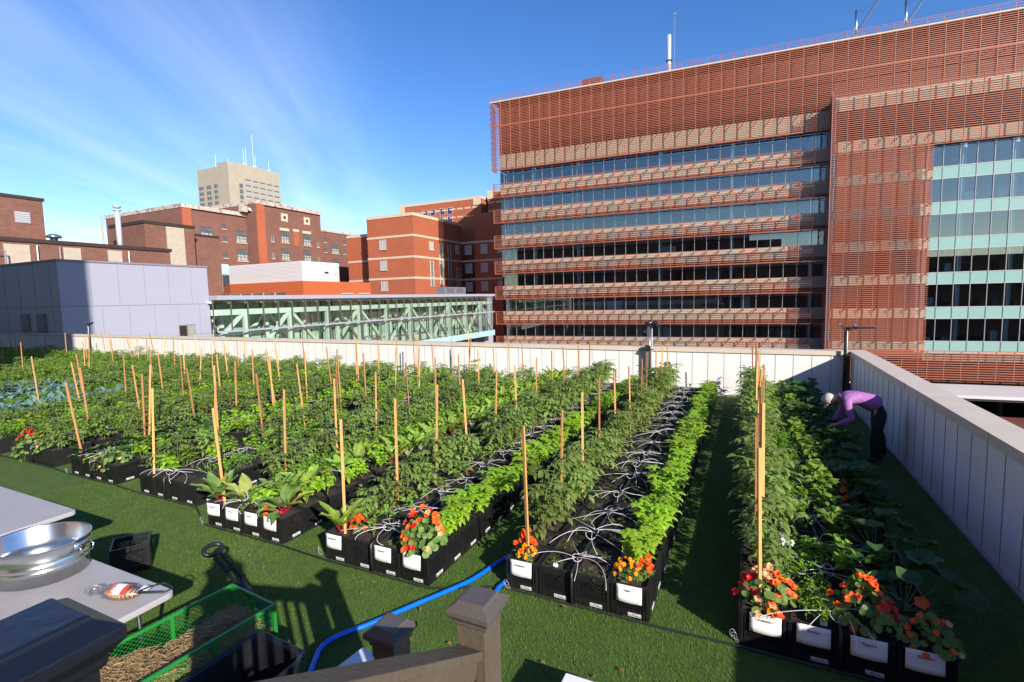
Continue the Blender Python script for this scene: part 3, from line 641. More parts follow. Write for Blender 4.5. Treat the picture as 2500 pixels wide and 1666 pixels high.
# orange and white low building
ob = thing('orange_building', 'low orange building with white corrugated penthouse behind the skybridge', 'building')
b = MB(); b.box((-95, 53.5, -16), (-59.5, 68, 5.95), 'orange'); b.build('wall', ob)
b = MB(); b.box((-84, 54.2, 5.952), (-60.3, 61.6, 8.95), 'white_clad')
for j in range(14): b.box((-84, 54.17, 6.1+j*.2), (-60.28, 54.198, 6.18+j*.2), 'white_clad'); b.box((-60.298, 54.2, 6.1+j*.2), (-60.27, 61.6, 6.18+j*.2), 'white_clad')
b.build('penthouse', ob)
b = MB(); b.box((-60.26, 58.5, 7.3), (-60.1, 59.2, 7.5), 'dark'); b.box((-60.269, 60.6, 7.0), (-60.22, 61.2, 7.7), 'frame'); b.build('wall_light', ob)
for i in range(10):
    x = -63.2-i*2.6
    b = MB(); b.box((x-2.3, 53.45, 3.2), (x, 53.49, 4.35), 'pane'); b.box((x-2.3, 53.40, 3.18), (x-2.1, 53.448, 4.37), 'frame'); b.box((x-2.3, 53.40, 3.7), (x, 53.448, 3.78), 'frame'); b.build('window', ob)
for y in (61, 65): b = MB(); b.box((-59.49, y, 2.9), (-59.4, y+2.6, 4.0), 'pane'); b.box((-59.39, y-.1, 4.0), (-59.37, y+2.7, 4.15), 'limestone'); b.build('window', ob)
gb_ = thing('glass_lantern', 'small turquoise glass rooftop room beside the white penthouse', 'glasshouse', (-78.7, 48.3, 5.0))
b = MB(); b.box((0, 0, 2.4), (4.6, 4, 4.0), 'teal'); b.build('fascia', gb_)
b = MB(); b.box((0, 0, -.5), (4.6, .03, 2.398), 'bglass'); b.box((4.57, .04, -.5), (4.6, 4, 2.398), 'bglass'); b.build('glazing', gb_)
b = MB(); b.box((.3, 3, -.5), (4.3, 3.1, 2.3), 'tan_panel')
for x in (0, 1.15, 2.3, 3.45, 4.55): b.box((x-.04, -.05, -.5), (x+.04, -.002, 4.0), 'dark_frame')
b.build('frame', gb_)
# orange brick hospital with limestone stripes
hb = thing('striped_brick_building', 'orange brick hospital with cream stripes beside the red louvred building', 'building')
HX, HY = -60.3, 82.
b = MB(); b.box((-72, HY, -16), (HX, 100.4, 19.4), 'br_red'); b.box((-80.5, HY+3.2, -16), (-69.3, 112, 16.6), 'br_red')
b.box((-80.4, 104, -16), (-57, 124, 26.0), 'br_red'); b.box((-57, 100.42, -16), (-38, 124, 22.0), 'br_red'); b.box((-56.2, 106, 22), (-30, 124, 27.4), 'br_red'); b.box((-54.5, 112, 27.4), (-30, 124, 31.5), 'br_red')
b.box((-92, 100.8, -16), (-80.6, 112, 8.2), 'br_red')
b.build('wall', hb)
b = MB()
b.box((-72.1, HY-.12, 19.402), (HX+.12, 100.5, 20.0), 'limestone'); b.box((-80.6, HY+3.1, 16.602), (-72.11, 112, 17.2), 'limestone')
b.box((-80.6, 103.9, 26.002), (-56.9, 124, 26.6), 'limestone'); b.box((-56.3, 105.9, 27.402), (-30, 111.98, 28.0), 'limestone'); b.box((-54.6, 111.9, 31.502), (-30, 124, 32.1), 'limestone'); b.box((-92, 100.7, 8.202), (-80.62, 112, 8.7), 'limestone')
for z in (15.4, 11.2, 7.0, 2.8):
    b.box((-72.06, HY-.06, z), (HX+.06, HY-.001, z+.42), 'limestone'); b.box((HX+.001, HY, z), (HX+.06, 100.4, z+.42), 'limestone')
    if z < 15: b.box((-80.5, HY+3.14, z), (-72.07, HY+3.19, z+.4), 'limestone')
    b.box((HX+.07, 100.35, z), (-38, 100.41, z+.42), 'limestone')
for z in (24.0, 22.1):
    for i in range(11): b.box((-80.3+i*2.1, 103.94, z), (-80.3+i*2.1+1.6, 103.99, z+.35), 'limestone')
    for i in range(12): b.box((-56.1+i*2.1, 105.94, z+1), (-56.1+i*2.1+1.6, 105.99, z+1.35), 'limestone')
b.box((-80.55, 103.85, 24.6), (-78.8, 103.93, 26.0), 'limestone'); b.box((-59.0, 103.85, 24.6), (-56.95, 103.93, 26.0), 'limestone'); b.box((-56.25, 105.85, 26), (-54.6, 105.93, 27.4), 'limestone')
b.build('stone_bands', hb)
winset(hb, Y=HY, w_=1.7, h=1.9, frame='frame', pane='pane_light', cols=2, rows=1, pts=[(-68.0, 14.2), (-68.0, 10.0), (-68.0, 5.8), (-68., 1.8)])
winset(hb, Y=100.4, w_=1.8, h=2.0, frame='frame', pane='pane_light', cols=3, rows=1, pts=[(x, z) for x in (-58.6, -54.5, -50.2) for z in (14.0, 9.8, 5.6)])
winset(hb, Y=112-.0, w_=1.7, h=1.6, frame='limestone', pane='pane_blue', cols=1, rows=1, sill=False, pts=[(x, 29.6) for x in (-52, -49.5)])
winset(hb, Y=106, w_=1.6, h=1.7, frame='limestone', pane='pane_blue', cols=1, rows=1, sill=False, pts=[(x, z) for x in (-50.5, -48.0, -45) for z in (25.9, 23.3)])
winset(hb, Y=104, w_=1.45, h=1.6, frame='limestone', pane='pane_blue', cols=1, rows=1, sill=False, pts=[(x, 23.9) for x in (-72.6, -70.4, -67.6, -65.5)]+[(x, 21.9) for x in (-72.6, -70.4, -67.6, -65.5)])
me = MB()
for s_ in (-.55, .55): me.box((0.01, s_-.13, -4.4), (.07, s_+.13, 4.4), 'frame')
me.box((.01, -.42, -4.4), (.04, .42, 4.4), 'pane')
for j in range(18): me.box((.041, -.42, -4.3+j*.5), (.06, .42, -4.2+j*.5), 'frame')
me = me.mesh('window'); add_windows(hb, me, [(HX, 91.6, 10.3), (HX, 94.9, 10.3)], 'tall_window')
me = MB()
for s_ in (-.55, .55): me.box((0.01, s_-.13, -2.7), (.07, s_+.13, 2.7), 'frame')
me.box((.01, -.42, -2.7), (.04, .42, 2.7), 'pane')
for j in range(11): me.box((.041, -.42, -2.6+j*.5), (.06, .42, -2.5+j*.5), 'frame')
me = me.mesh('window'); add_windows(hb, me, [(HX, 88.0, 8.2), (HX, 98.4, 7.3)], 'tall_window')
winset(hb, X=HX, w_=1.5, h=1.7, frame='frame', pane='pane_light', cols=3, rows=1, pts=[(88, 14.0), (98.2, 14.0)])
winset(hb, Y=100.8, w_=2.1, h=1.7, frame='frame', pane='pane_light', cols=4, rows=1, sill=False, pts=[(-88., 5.4), (-83.6, 5.4)])
# far beige tower
tw = thing('concrete_tower', 'tall beige concrete tower with window grid far behind the brick block', 'tower')
DT = 270.
def atp(px_, py_, D): d = CF+CR*((px_-1250)/FPX)-CU*((py_-833)/FPX); return EYEP+d*D
c0 = atp(577, 397, DT); TX, TY = c0.x, c0.y; zt_ = c0.z
xl = -35.0
b = MB(); b.box((TX-34, TY, -16), (TX, TY+27.5, zt_), 'concrete'); b.box((TX-9.6, TY-5, -16), (TX-.4, TY-.01, zt_-.3), 'concrete'); b.build('wall', tw)
fh = 3.05
pts = []
me = win_mesh(3.6, 1.9, 'x', frame='concrete', pane='pane', cols=3, rows=1, sill=False, mix=True)
mx_ = me.mesh('window')
for r in range(9):
    for cidx in range(5): pts.append((TX, TY+6.4+cidx*4.6, zt_-8.6-r*fh))
add_windows(tw, mx_, pts)
mx2 = win_mesh(2.4, 2.4, 'x', frame='concrete', pane='pane', cols=1, rows=1, sill=False).mesh('window')
add_windows(tw, mx2, [(TX+.01, TY+1.9, zt_-12-r*fh) for r in range(8)])
mx3 = win_mesh(4.2, 2.0, 'y', frame='concrete', pane='pane', cols=2, rows=1, sill=False).mesh('window')
add_windows(tw, mx3, [(TX-31+i*6.6, TY, zt_-10.5-r*fh) for i in range(3) for r in range(7)])
for i, (dx_, dy_, h_) in enumerate(((-20, 2, 7), (-14, 5, 5), (-2, 6, 9), (-4, 9, 11), (-2, 12, 18), (-3, 14, 7), (-2, 22, 6))):
    t = thing('tower_antenna', f"{ORD[i+1]} thin antenna from the left on the beige tower roof", 'antenna', (TX+dx_, TY+dy_, zt_), 0, 'antennas on the beige tower')
    b = MB(); b.tube([(0, 0, 0), (0, 0, h_)], .11, 'white_clad', 5); b.box((-.4, -.4, 0), (.4, .4, 1.2), 'white_clad'); b.build('mast', t)
# glass tower sliver far behind
t = thing('glass_tower', 'pale blue glass tower sliver between the brick buildings', 'tower', (-175, 205, 0)); b = MB(); b.box((0, 0, -16), (12, 12, 36), 'spandrel'); b.build('wall', t)
# building behind the photographer, seen only in the glass
bk = thing('brick_building', 'dark brick building standing behind the rooftop, mirrored in the glass', 'building')
b = MB(); b.box((-46, -75, -16), (28, -45, 22), 'br_dark'); b.box((-10, -75, 22), (18, -50, 26), 'br_dark'); b.build('wall', bk)
bk2 = thing('brick_building', 'long low dark building behind the roof, mirrored in the green glass wing', 'building'); b = MB(); b.box((30, -110, -16), (190, -80, 15), 'br_dark'); b.build('wall', bk2)
sb = thing('brick_building', 'tall brick wing left of the rooftop that shades the violet building', 'building')
b = MB(); b.box((-60, -40, -16), (-9.25, -2.8, 24), 'br_dark'); b.build('wall', sb)

# ================= CRATES =================
P = .34; CH = .29; PITCH_B = 2.045
def bed_x(k): return -.04+(k-5)*PITCH_B
BY = {5: 4.12, 4: 4.10, 3: 3.80, 2: 3.83, 1: 4.13, 0: 4.16, -1: 4.2}
NB0, NB1 = -15, 5
NROW = 29
def rows(k): return int((YW-.25-BY.get(k, 4.1))/P)
def crate_meshes():
    h = P/2-.006; b = MB()
    def ring(z0, z1, t, o=0):
        e = h+o
        b.box((-e, -e, z0), (e, -e+t, z1), 'black'); b.box((-e, e-t, z0), (e, e, z1), 'black')
        b.box((-e, -e+t, z0), (-e+t, e-t, z1), 'black'); b.box((e-t, -e+t, z0), (e, e-t, z1), 'black')
    ring(CH-.014, CH, .014, .004); ring(CH-.05, CH-.016, .010); ring(0, .075, .010)
    for sx in (-1, 1):
        for sy in (-1, 1):
            b.box((sx*h-.03 if sx > 0 else sx*h, sy*h-.03 if sy > 0 else sy*h, .075), (sx*h if sx > 0 else sx*h+.03, sy*h if sy > 0 else sy*h+.03, CH-.05), 'black')
    z0, z1 = .075, CH-.05; wv = 2*(h-.03)
    for rot in range(4):
        M4 = Matrix.Rotation(rot*math.pi/2, 4, 'Z')
        for dirn in (1, -1):
            H = z1-z0
            for i in range(-4, 9):
                a0 = -wv/2+i*wv/8; p = [a0, z0]; q = [a0+dirn*H*1.0, z1]
                def clip(p, q):
                    (xa, za), (xb, zb_) = p, q; lo, hi = -wv/2, wv/2
                    if max(xa, xb) < lo or min(xa, xb) > hi: return None
                    def at(x): return za+(zb_-za)*(x-xa)/(xb-xa)
                    if xa < lo: xa, za = lo, at(lo)
                    elif xa > hi: xa, za = hi, at(hi)
                    if xb < lo: zb_ = za+(q[1]-za)*(lo-xa)/(q[0]-xa) if q[0] != xa else zb_; xb = lo
                    elif xb > hi: zb_ = za+(q[1]-za)*(hi-xa)/(q[0]-xa) if q[0] != xa else zb_; xb = hi
                    return (xa, za), (xb, zb_)
                r = clip(p, q)
                if not r or abs(r[0][0]-r[1][0]) < .004: continue
                (xa, za), (xb, zb_) = r
                b.bar(M4 @ Vector((xa, -h+.006, za)), M4 @ Vector((xb, -h+.006, zb_)), .009, .007, 'black', M4 @ Vector((0, -1, 0)))
        b.box((-.05, -h+.001, .012), (.05, -h+.012, .018), 'black', M4=M4)
    for rot in range(4):
        M4 = Matrix.Rotation(rot*math.pi/2, 4, 'Z')
        for xx in (-.145, -.12, .12, .145): b.box((xx-.004, -h-.005, .01), (xx+.004, -h+.001, CH-.02), 'black', M4=M4)
    body = b.mesh('crate_body')
    b = MB(); e = h-.016; b.box((-e, -e, .006), (e, e, CH-.035), 'liner'); 
    b.box((-e, -e, CH-.035), (e, -e+.008, CH+.006), 'liner'); b.box((-e, e-.008, CH-.035), (e, e, CH+.004), 'liner'); b.box((-e, -e+.009, CH-.035), (-e+.008, e-.009, CH+.005), 'liner'); b.box((e-.008, -e+.009, CH-.035), (e, e-.009, CH+.003), 'liner')
    liner = b.mesh('crate_liner')
    # uneven soil
    nn = 7; vs = []; fs = []
    e -= .009
    for i in range(nn):
        for j in range(nn): vs.append((-e+2*e*i/(nn-1), -e+2*e*j/(nn-1), CH-.028+random.uniform(-.009, .011)))
    for i in range(nn-1):
        for j in range(nn-1): fs.append((i*nn+j, (i+1)*nn+j, (i+1)*nn+j+1, i*nn+j+1))
    b = MB(); b.add(vs, fs, 'soil')
    soil = b.mesh('crate_soil', True)
    return body, liner, soil, h
body_me, liner_me, soil_me, CHF = crate_meshes()
txt_rec = text_mesh('RECOVER', .026, 'whiteink', .0005, .0012)
# sticker lettering as one mesh: word, underline and the small line below
bm_ = MB(); vv = [v.co.copy() for v in txt_rec.vertices]; bm_.add(vv, [tuple(p.vertices) for p in txt_rec.polygons], 'whiteink')
bm_.box((-.058, -.0165, 0), (.058, -.0145, .0005), 'whiteink'); bm_.box((-.056, -.0205, 0), (.056, -.0180, .0005), 'whiteink')
stick_me = bm_.mesh('sticker')
def faced(me, name, parent, loc, face):   # lay a flat (xy) mesh on a vertical face
    o = bpy.data.objects.new(name, me); C.objects.link(o); o.parent = parent; o.location = loc
    o.rotation_euler = (R_(90), 0, 0) if face == 'front' else (R_(90), 0, R_(90)); return o
cands = []
for k in range(NB0, NB1+1):
    for r in range(rows(k)):
        for c in range(4):
            x = bed_x(k)+P*(c+.5); y = BY.get(k, 4.1)+P*(r+.5)
            if visible((x, y, CH), 40) or visible((x, y, .9), 40): cands.append((k, r, c, x, y))
VIS = set((k, r, c) for k, r, c, x, y in cands)
def crate_rank(q):
    k, r, c, x, y = q; d = math.hypot(x, y)
    # front rows and open columns show the crate itself
    show = 1.0 if r < 2 else (.8 if c in (1, 2) and k in (3, 4) else 1.25)
    return d*show
cands.sort(key=crate_rank)
def wallcount(k): 
    return ORD[5-k+1]
COLN = ['outer left', 'inner left', 'inner right', 'outer right']
single, rest = cands[:296], cands[296:]
proto = None
for (k, r, c, x, y) in single:
    t = bpy.data.objects.new('milk_crate', None); t.empty_display_size = .1; C.objects.link(t); t.location = (x, y, 0)
    tag(t, f"black crate in {COLN[c]} column of {wallcount(k)} bed from right wall, {ORD[r+1]} from front", 'crate', 'black milk crates of the planting beds')
    o = put(body_me, 'lattice_body', t); put(liner_me, 'liner', t); put(soil_me, 'soil', t)
    if r == 0 and not (k == 5 and c in (0, 3)): faced(stick_me, 'sticker', t, (.045 if k > 1 else 0, -CHF-.0055, .045), 'front')
    if c == 3 and r < 9: faced(stick_me, 'sticker', t, (CHF+.0055, .02, .05), 'side')
b = MB()
for (k, r, c, x, y) in rest:
    h = P/2-.005
    b.box((x-h, y-h, 0), (x+h, y+h, CH-.03), 'black')
    for a_, b_ in (((x-h, y-h), (x+h, y-h+.014)), ((x-h, y+h-.014), (x+h, y+h)), ((x-h, y-h+.015), (x-h+.014, y+h-.015)), ((x+h-.014, y-h+.015), (x+h, y+h-.015))): b.box((*a_, CH-.03), (*b_, CH), 'black')
    e = h-.016; b.add([(x-e, y-e, CH-.028), (x+e, y-e, CH-.028), (x+e, y+e, CH-.028), (x-e, y+e, CH-.028)], [(0, 1, 2, 3)], 'soil')
o = b.build('milk_crate'); tag(o, 'farther black milk crates filling the rest of the planting beds', 'crate'); o['kind'] = 'stuff'

# ================= PLANTS =================
class LB:   # leaf builder: triangles in numpy-friendly lists
    def __init__(s): s.v, s.f, s.m = [], [], []
    def leaf(s, p, d, n, L, W, k=0, cup=.18, droop=.25):
        p = np.asarray(p, float); d = np.asarray(d, float); d = d/np.linalg.norm(d); n = np.asarray(n, float); n = n-d*(n@d); n = n/(np.linalg.norm(n)+1e-9); sd = np.cross(d, n)
        o = len(s.v)
        s.v += [p, p+d*L*.35+sd*W*.5+n*cup*W, p+d*L*.35-sd*W*.5+n*cup*W, p+d*L*.42, p+d*L*.72+sd*W*.36+n*(cup*W*.6-droop*L*.3), p+d*L*.72-sd*W*.36+n*(cup*W*.6-droop*L*.3), p+d*L*.76-n*droop*L*.38, p+d*L-n*droop*L]
        for f in ((0, 1, 3), (0, 3, 2), (1, 4, 6, 3), (3, 6, 5, 2), (4, 7, 6), (6, 7, 5)):
            if len(f) == 4: s.f += [(o+f[0], o+f[1], o+f[2]), (o+f[0], o+f[2], o+f[3])]; s.m += [k, k]
            else: s.f.append(tuple(o+a for a in f)); s.m.append(k)
    def simple(s, p, d, n, L, W, k=0, droop=.2):
        p = np.asarray(p, float); d = np.asarray(d, float); d = d/np.linalg.norm(d); n = np.asarray(n, float); n = n-d*(n@d); n = n/(np.linalg.norm(n)+1e-9); sd = np.cross(d, n); o = len(s.v)
        s.v += [p, p+d*L*.5+sd*W*.5+n*W*.1, p+d*L*.5-sd*W*.5+n*W*.1, p+d*L-n*droop*L]
        s.f += [(o, o+1, o+3), (o, o+3, o+2)]; s.m += [k, k]
    def disc(s, c, n, r, k=0, lobes=0, cup=.15, nn=9):
        c = np.asarray(c, float); n = np.asarray(n, float); n = n/np.linalg.norm(n); a = np.cross(n, [0.3, .8, .51]); a /= np.linalg.norm(a); b2 = np.cross(n, a); o = len(s.v); s.v.append(c-n*cup*r*.6)
        for i in range(nn):
            t = 2*math.pi*i/nn; rr = r*(1+(.11*math.cos(lobes*t) if lobes else 0))*random.uniform(.93, 1.07)
            s.v.append(c+(a*math.cos(t)+b2*math.sin(t))*rr+n*r*cup*random.uniform(.2, 1.3))
        for i in range(nn): s.f.append((o, o+1+i, o+1+(i+1) % nn)); s.m.append(k)
    def stem(s, p, q, r0, r1, k=1):
        p = np.asarray(p, float); q = np.asarray(q, float); d = q-p; d = d/(np.linalg.norm(d)+1e-9); a = np.cross(d, [.31, .2, .93] if abs(d[2]) < .9 else [1, 0, 0]); a /= np.linalg.norm(a); b2 = np.cross(d, a); o = len(s.v)
        for e, r in ((p, r0), (q, r1)):
            for i in range(3): t = 2*math.pi*i/3; s.v.append(e+(a*math.cos(t)+b2*math.sin(t))*r)
        for i in range(3): j = (i+1) % 3; s.f += [(o+i, o+j, o+3+j), (o+i, o+3+j, o+3+i)]; s.m += [k, k]
    def mesh(s, name, mats, smooth=True): return npmesh(name, np.array(s.v), np.array(s.f), mats, s.m, smooth)
def rv(el0, el1, az=None):
    a = random.uniform(0, 2*math.pi) if az is None else az; e = random.uniform(el0, el1); return np.array([math.cos(a)*math.cos(e), math.sin(a)*math.cos(e), math.sin(e)])
UP = np.array([0, 0, 1.])
def compound(b, p, d, L, lw, npair=3, k=0, st=1, droop=.5):
    d = d/np.linalg.norm(d); pts = []; q = np.array(p, float); dd = d.copy()
    for i in range(npair+2):
        pts.append((q.copy(), dd.copy())); dd = dd-UP*droop*.16; dd /= np.linalg.norm(dd); q = q+dd*L/(npair+1)
    for (a, _), (c, _) in zip(pts, pts[1:]): b.stem(a, c, .0028, .002, st)
    for i, (q, dd) in enumerate(pts[1:-1]):
        side = np.cross(dd, UP); side /= np.linalg.norm(side)+1e-9; sz = lw*(.75+.35*math.sin(math.pi*(i+1)/(npair+1)))
        for sg in (-1, 1): b.leaf(q, side*sg+dd*.45-UP*random.uniform(0, .3), UP+rv(-.5, .5)*.35, sz*1.9*random.uniform(.8, 1.15), sz, k, .1, random.uniform(.1, .5))
    q, dd = pts[-1]; b.leaf(q-dd*.005, dd, UP+rv(-.5, .5)*.3, lw*2.2, lw*1.15, k, .1, .35)
def tomato(h=.62, n=30, lw=.040, spread=.2):
    b = LB()
    for s_ in range(2):
        base = np.array([random.uniform(-.03, .03), random.uniform(-.03, .03), 0]); top = base+np.array([random.uniform(-.1, .1), random.uniform(-.1, .1), h*random.uniform(.75, 1)])
        m_ = (base+top)/2+rv(0, 0)*.03
        b.stem(base, m_, .007, .006); b.stem(m_, top, .006, .003)
        for i in range(n//2):
            t = random.uniform(.12, 1)**.8; p = base*(1-t)*(1-t)+2*m_*t*(1-t)+top*t*t if False else (base+(m_-base)*t*2 if t < .5 else m_+(top-m_)*(t*2-1))
            compound(b, p, rv(.0, .75)*1.0, spread*random.uniform(.7, 1.2), lw*random.uniform(.8, 1.2), random.choice((2, 3)), droop=random.uniform(.6, 1.6))
    return b.mesh('tomato', ['tomato', 'stem'])
def bushy(h=.38, n=70, L=.10, W=.05, name='bush', mat_='bush', droop=.45, spread=.16, br=6, cup=.16, upright=.4):
    b = LB()
    for i in range(br):
        d = rv(.5, 1.3); p0 = np.zeros(3); p1 = p0+np.array([d[0]*spread*.6, d[1]*spread*.6, h*.45]); p2 = np.array([d[0]*spread*1.1, d[1]*spread*1.1, h*random.uniform(.7, 1)])
        b.stem(p0, p1, .004, .003); b.stem(p1, p2, .003, .002)
        for j in range(n//br):
            t = random.uniform(.25, 1)**.7; p = p0+(p1-p0)*t*2 if t < .5 else p1+(p2-p1)*(t*2-1)
            b.leaf(p, rv(-.1, upright+.4), UP+rv(-.3, .3)*.5, L*random.uniform(.7, 1.2), W*random.uniform(.8, 1.2), 0, cup, droop*random.uniform(.4, 1.4))
    return b.mesh(name, [mat_, 'stem'])
def basil(h=.26, n=95):
    b = LB()
    for i in range(16):
        x, y = random.uniform(-.13, .13), random.uniform(-.16, .16); hh = h*random.uniform(.65, 1.1)*(1-.8*(x*x+y*y)/.06*.3); top = np.array([x*1.25, y*1.25, hh]); b.stem((x*.6, y*.6, 0), top, .003, .002)
        for lv in range(3):
            p = np.array([x*.6, y*.6, 0])*(lv/3)+top*(1-lv/3.2); a0 = random.uniform(0, 3.14)
            for j in range(4 if lv == 0 else 4):
                a = a0+j*math.pi/2+lv*.7; d = np.array([math.cos(a), math.sin(a), .35-.2*lv]); b.leaf(p, d, UP-d*.3, random.uniform(.060, .088), random.uniform(.044, .060), 0, -.16, random.uniform(.4, .75))
    return b.mesh('basil', ['basil', 'stem'])
def feather(h=.30, n=26):
    b = LB()
    for i in range(n):
        x, y = random.uniform(-.12, .12), random.uniform(-.15, .15); d = rv(.7, 1.4); top = np.array([x, y, 0])+d*h*random.uniform(.7, 1.05); b.stem((x, y, 0), top, .002, .0012)
        for j in range(13):
            t = random.uniform(.45, 1.05); p = np.array([x, y, 0])+(top-np.array([x, y, 0]))*t; b.simple(p, rv(-.4, .7), UP+rv(-.8, .8)*.5, random.uniform(.022, .045), random.uniform(.012, .02), 0, .4)
    return b.mesh('carrot', ['feather', 'stem'])
def bigleaf(n=11, h=.36, lw=.13, stemk='redstem', lk='chard', yellow=0, up=(.75, 1.3)):
    b = LB()
    for i in range(n):
        a = 2*math.pi*i/n+random.uniform(-.3, .3); d = rv(*up, az=a); L = h*random.uniform(.7, 1.1); p = d*.01; q = p+d*L*.45
        b.stem(p, q, .009, .006); side = np.cross(d, UP); side /= np.linalg.norm(side); nn_ = np.cross(side, d)
        k = 2 if i < yellow else 0
        # crinkled blade, 5 stations
        o = len(b.v); W = lw*random.uniform(.8, 1.15); BL = L*.75; dd = d.copy(); c = q-d*.01; st = [.25, .85, 1., .85, .5, .05]
        for j, wj in enumerate(st):
            ru = [random.uniform(-.018, .018) for _ in range(4)]
            b.v += [c+side*W*.5*wj+nn_*(.02+ru[0]), c+side*W*.25*wj+nn_*ru[1], c, c-side*W*.25*wj+nn_*ru[2], c-side*W*.5*wj+nn_*(.02+ru[3])]
            dd = dd-UP*.17+d*0; dd /= np.linalg.norm(dd); c = c+dd*BL/5
        for j in range(5):
            for m_ in range(4): i0 = o+j*5+m_; b.f += [(i0, i0+1, i0+6), (i0, i0+6, i0+5)]; b.m += [k, k]
        b.stem(q-d*.01, q+d*BL*.5, .004, .002)
    return b.mesh('chard', [lk, stemk, 'chardy'])
def squash(n=13, h=.34, r=.105):
    b = LB()
    for i in range(n):
        d = rv(.35, 1.2); q = d*h*random.uniform(.7, 1.15); q[2] = max(q[2], .1); b.stem((0, 0, 0), q, .006, .004)
        nrm = UP+d*.45+rv(-.3, .3)*.3+np.array([.2, -.3, 0]); b.disc(q, nrm, r*random.uniform(.55, 1.05), 0, 5, .34, 17)
    if random.random() < .6: b.disc((.1, -.06, .12), (.3, -.6, .6), .04, 2, 5, .5, 10)
    return b.mesh('squash', ['squash', 'stem', 'fl_orange'])
def nasturtium(n=70, h=.2, sp=.2, cascade=.12):
    b = LB(); 
    for i in range(n):
        a = random.uniform(0, 6.28); rr = sp*math.sqrt(random.random()); x, y = rr*math.cos(a), rr*math.sin(a); z = h*(1-.7*(rr/sp)**2)*random.uniform(.6, 1.1)
        if y < -.12: z -= cascade*random.random()*1.4
        q = np.array([x, y, z]); b.stem((x*.4, y*.4, 0), q, .0022, .0018); b.disc(q, np.array([x*2.5, y*2.5-.25, .5])+rv(-.4, .4)*.3, random.uniform(.018, .036), 0, 0, .12, 8)
    return b.mesh('nasturtium', ['nast', 'stem'])
def blossoms(n, h, sp, mats, r=.026, pom=False, seed=0, cascade=.1):
    rn = random.Random(seed); b = LB()
    for i in range(n):
        a = rn.uniform(0, 6.28); rr = sp*math.sqrt(rn.random()); x, y = rr*math.cos(a), rr*math.sin(a); z = h*(1-.6*(rr/sp)**2)*rn.uniform(.75, 1.2)+.012
        if y < -.12: z -= cascade*rn.random()
        k = min(int((x/sp+1)/2*len(mats)+rn.uniform(-.5, .5)), len(mats)-1); k = max(k, 0); n_ = np.array([x*1.5, y*1.5-.35, .55])
        if pom:
            for lay in range(4): b.disc(np.array([x, y, z])+n_/np.linalg.norm(n_)*lay*.005, n_+rv(-.3, .3)*.2, r*(1-.2*lay), k, 0, .35, 9)
        else:
            b.disc((x, y, z), n_, r, k, 5, .3, 10); b.disc(np.array([x, y, z])+n_*.006, n_+rv(-1, 1)*.3, r*.7, k, 5, .45, 10)
    return b.mesh('blossoms', mats)
def marigold_leaves(n=34, h=.13, sp=.13):
    b = LB()
    for i in range(n):
        a = random.uniform(0, 6.28); rr = sp*math.sqrt(random.random()); q = np.array([rr*math.cos(a), rr*math.sin(a), h*random.uniform(.4, .95)]); b.stem((q[0]*.5, q[1]*.5, 0), q, .002, .0015)
        compound(b, q*np.array([.7, .7, .5]), rv(.1, .9), .06, .012, 3, droop=.5)
    return b.mesh('marigold', ['tomato', 'stem'])
def seedlings(n=26, s=.022, mat_='lettuce'):
    b = LB()
    for i in range(n):
        x = random.choice((-.09, 0, .09))+random.uniform(-.025, .025); y = random.uniform(-.12, .12)
        for j in range(5): b.leaf((x, y, 0), rv(.3, 1.0), UP, s*random.uniform(.8, 1.5), s*.7, 0, .1, .5)
    return b.mesh('seedlings', [mat_, 'stem'])
random.seed(11)
PLANTS = {
 'tomato_plant': ([tomato(random.uniform(.5, .68)) for _ in range(4)], 'tomato plant'),
 'pepper_plant': ([bushy(.36, 64, .105, .05) for _ in range(3)], 'pepper plant'),
 'small_pepper_plant': ([bushy(.24, 20, .085, .045, br=3, spread=.07) for _ in range(3)], 'pepper plant'),
 'basil_plant': ([basil() for _ in range(3)], 'basil plant'),
 'carrot_plant': ([feather() for _ in range(3)], 'carrot plant'),
 'chard_plant': ([bigleaf() for _ in range(2)]+[bigleaf(stemk='palestem')], 'chard plant'),
 'yellow_chard_plant': ([bigleaf(18, .34, .125, 'palestem', 'nast', 7, (.35, 1.25))], 'chard plant'),
 'kale_plant': ([bigleaf(13, .34, .12, 'palestem', 'kale', 0, (.4, 1.2)) for _ in range(2)], 'kale plant'),
 'squash_plant': ([squash() for _ in range(3)], 'zucchini plant'),
 'bean_plant': ([bushy(.30, 60, .095, .07, 'bean', 'basil', .5, .16) for _ in range(2)], 'bean plant'),
 'collard_plant': ([bigleaf(10, .28, .13, 'palestem', 'chard', 0, (.1, .9)), bigleaf(12, .30, .13, 'palestem', 'squash', 0, (.3, 1.))], 'collard plant'),
 'lettuce_seedlings': ([seedlings() for _ in range(3)], 'seedlings'),
 'parsley_plant': ([feather(.17, 24) for _ in range(2)], 'parsley plant'),
}
DESC = dict(tomato_plant='dark feathery tomato plant', pepper_plant='glossy green pepper plant', small_pepper_plant='small young pepper plant', basil_plant='bright green basil plant', carrot_plant='bright feathery carrot tops', chard_plant='broad leaved chard plant', yellow_chard_plant='yellowing chard plant', kale_plant='blue green kale plant', squash_plant='large leaved zucchini plant', bean_plant='light green bean plant', collard_plant='flat green collard plant', lettuce_seedlings='tiny lettuce seedlings', parsley_plant='low feathery parsley')
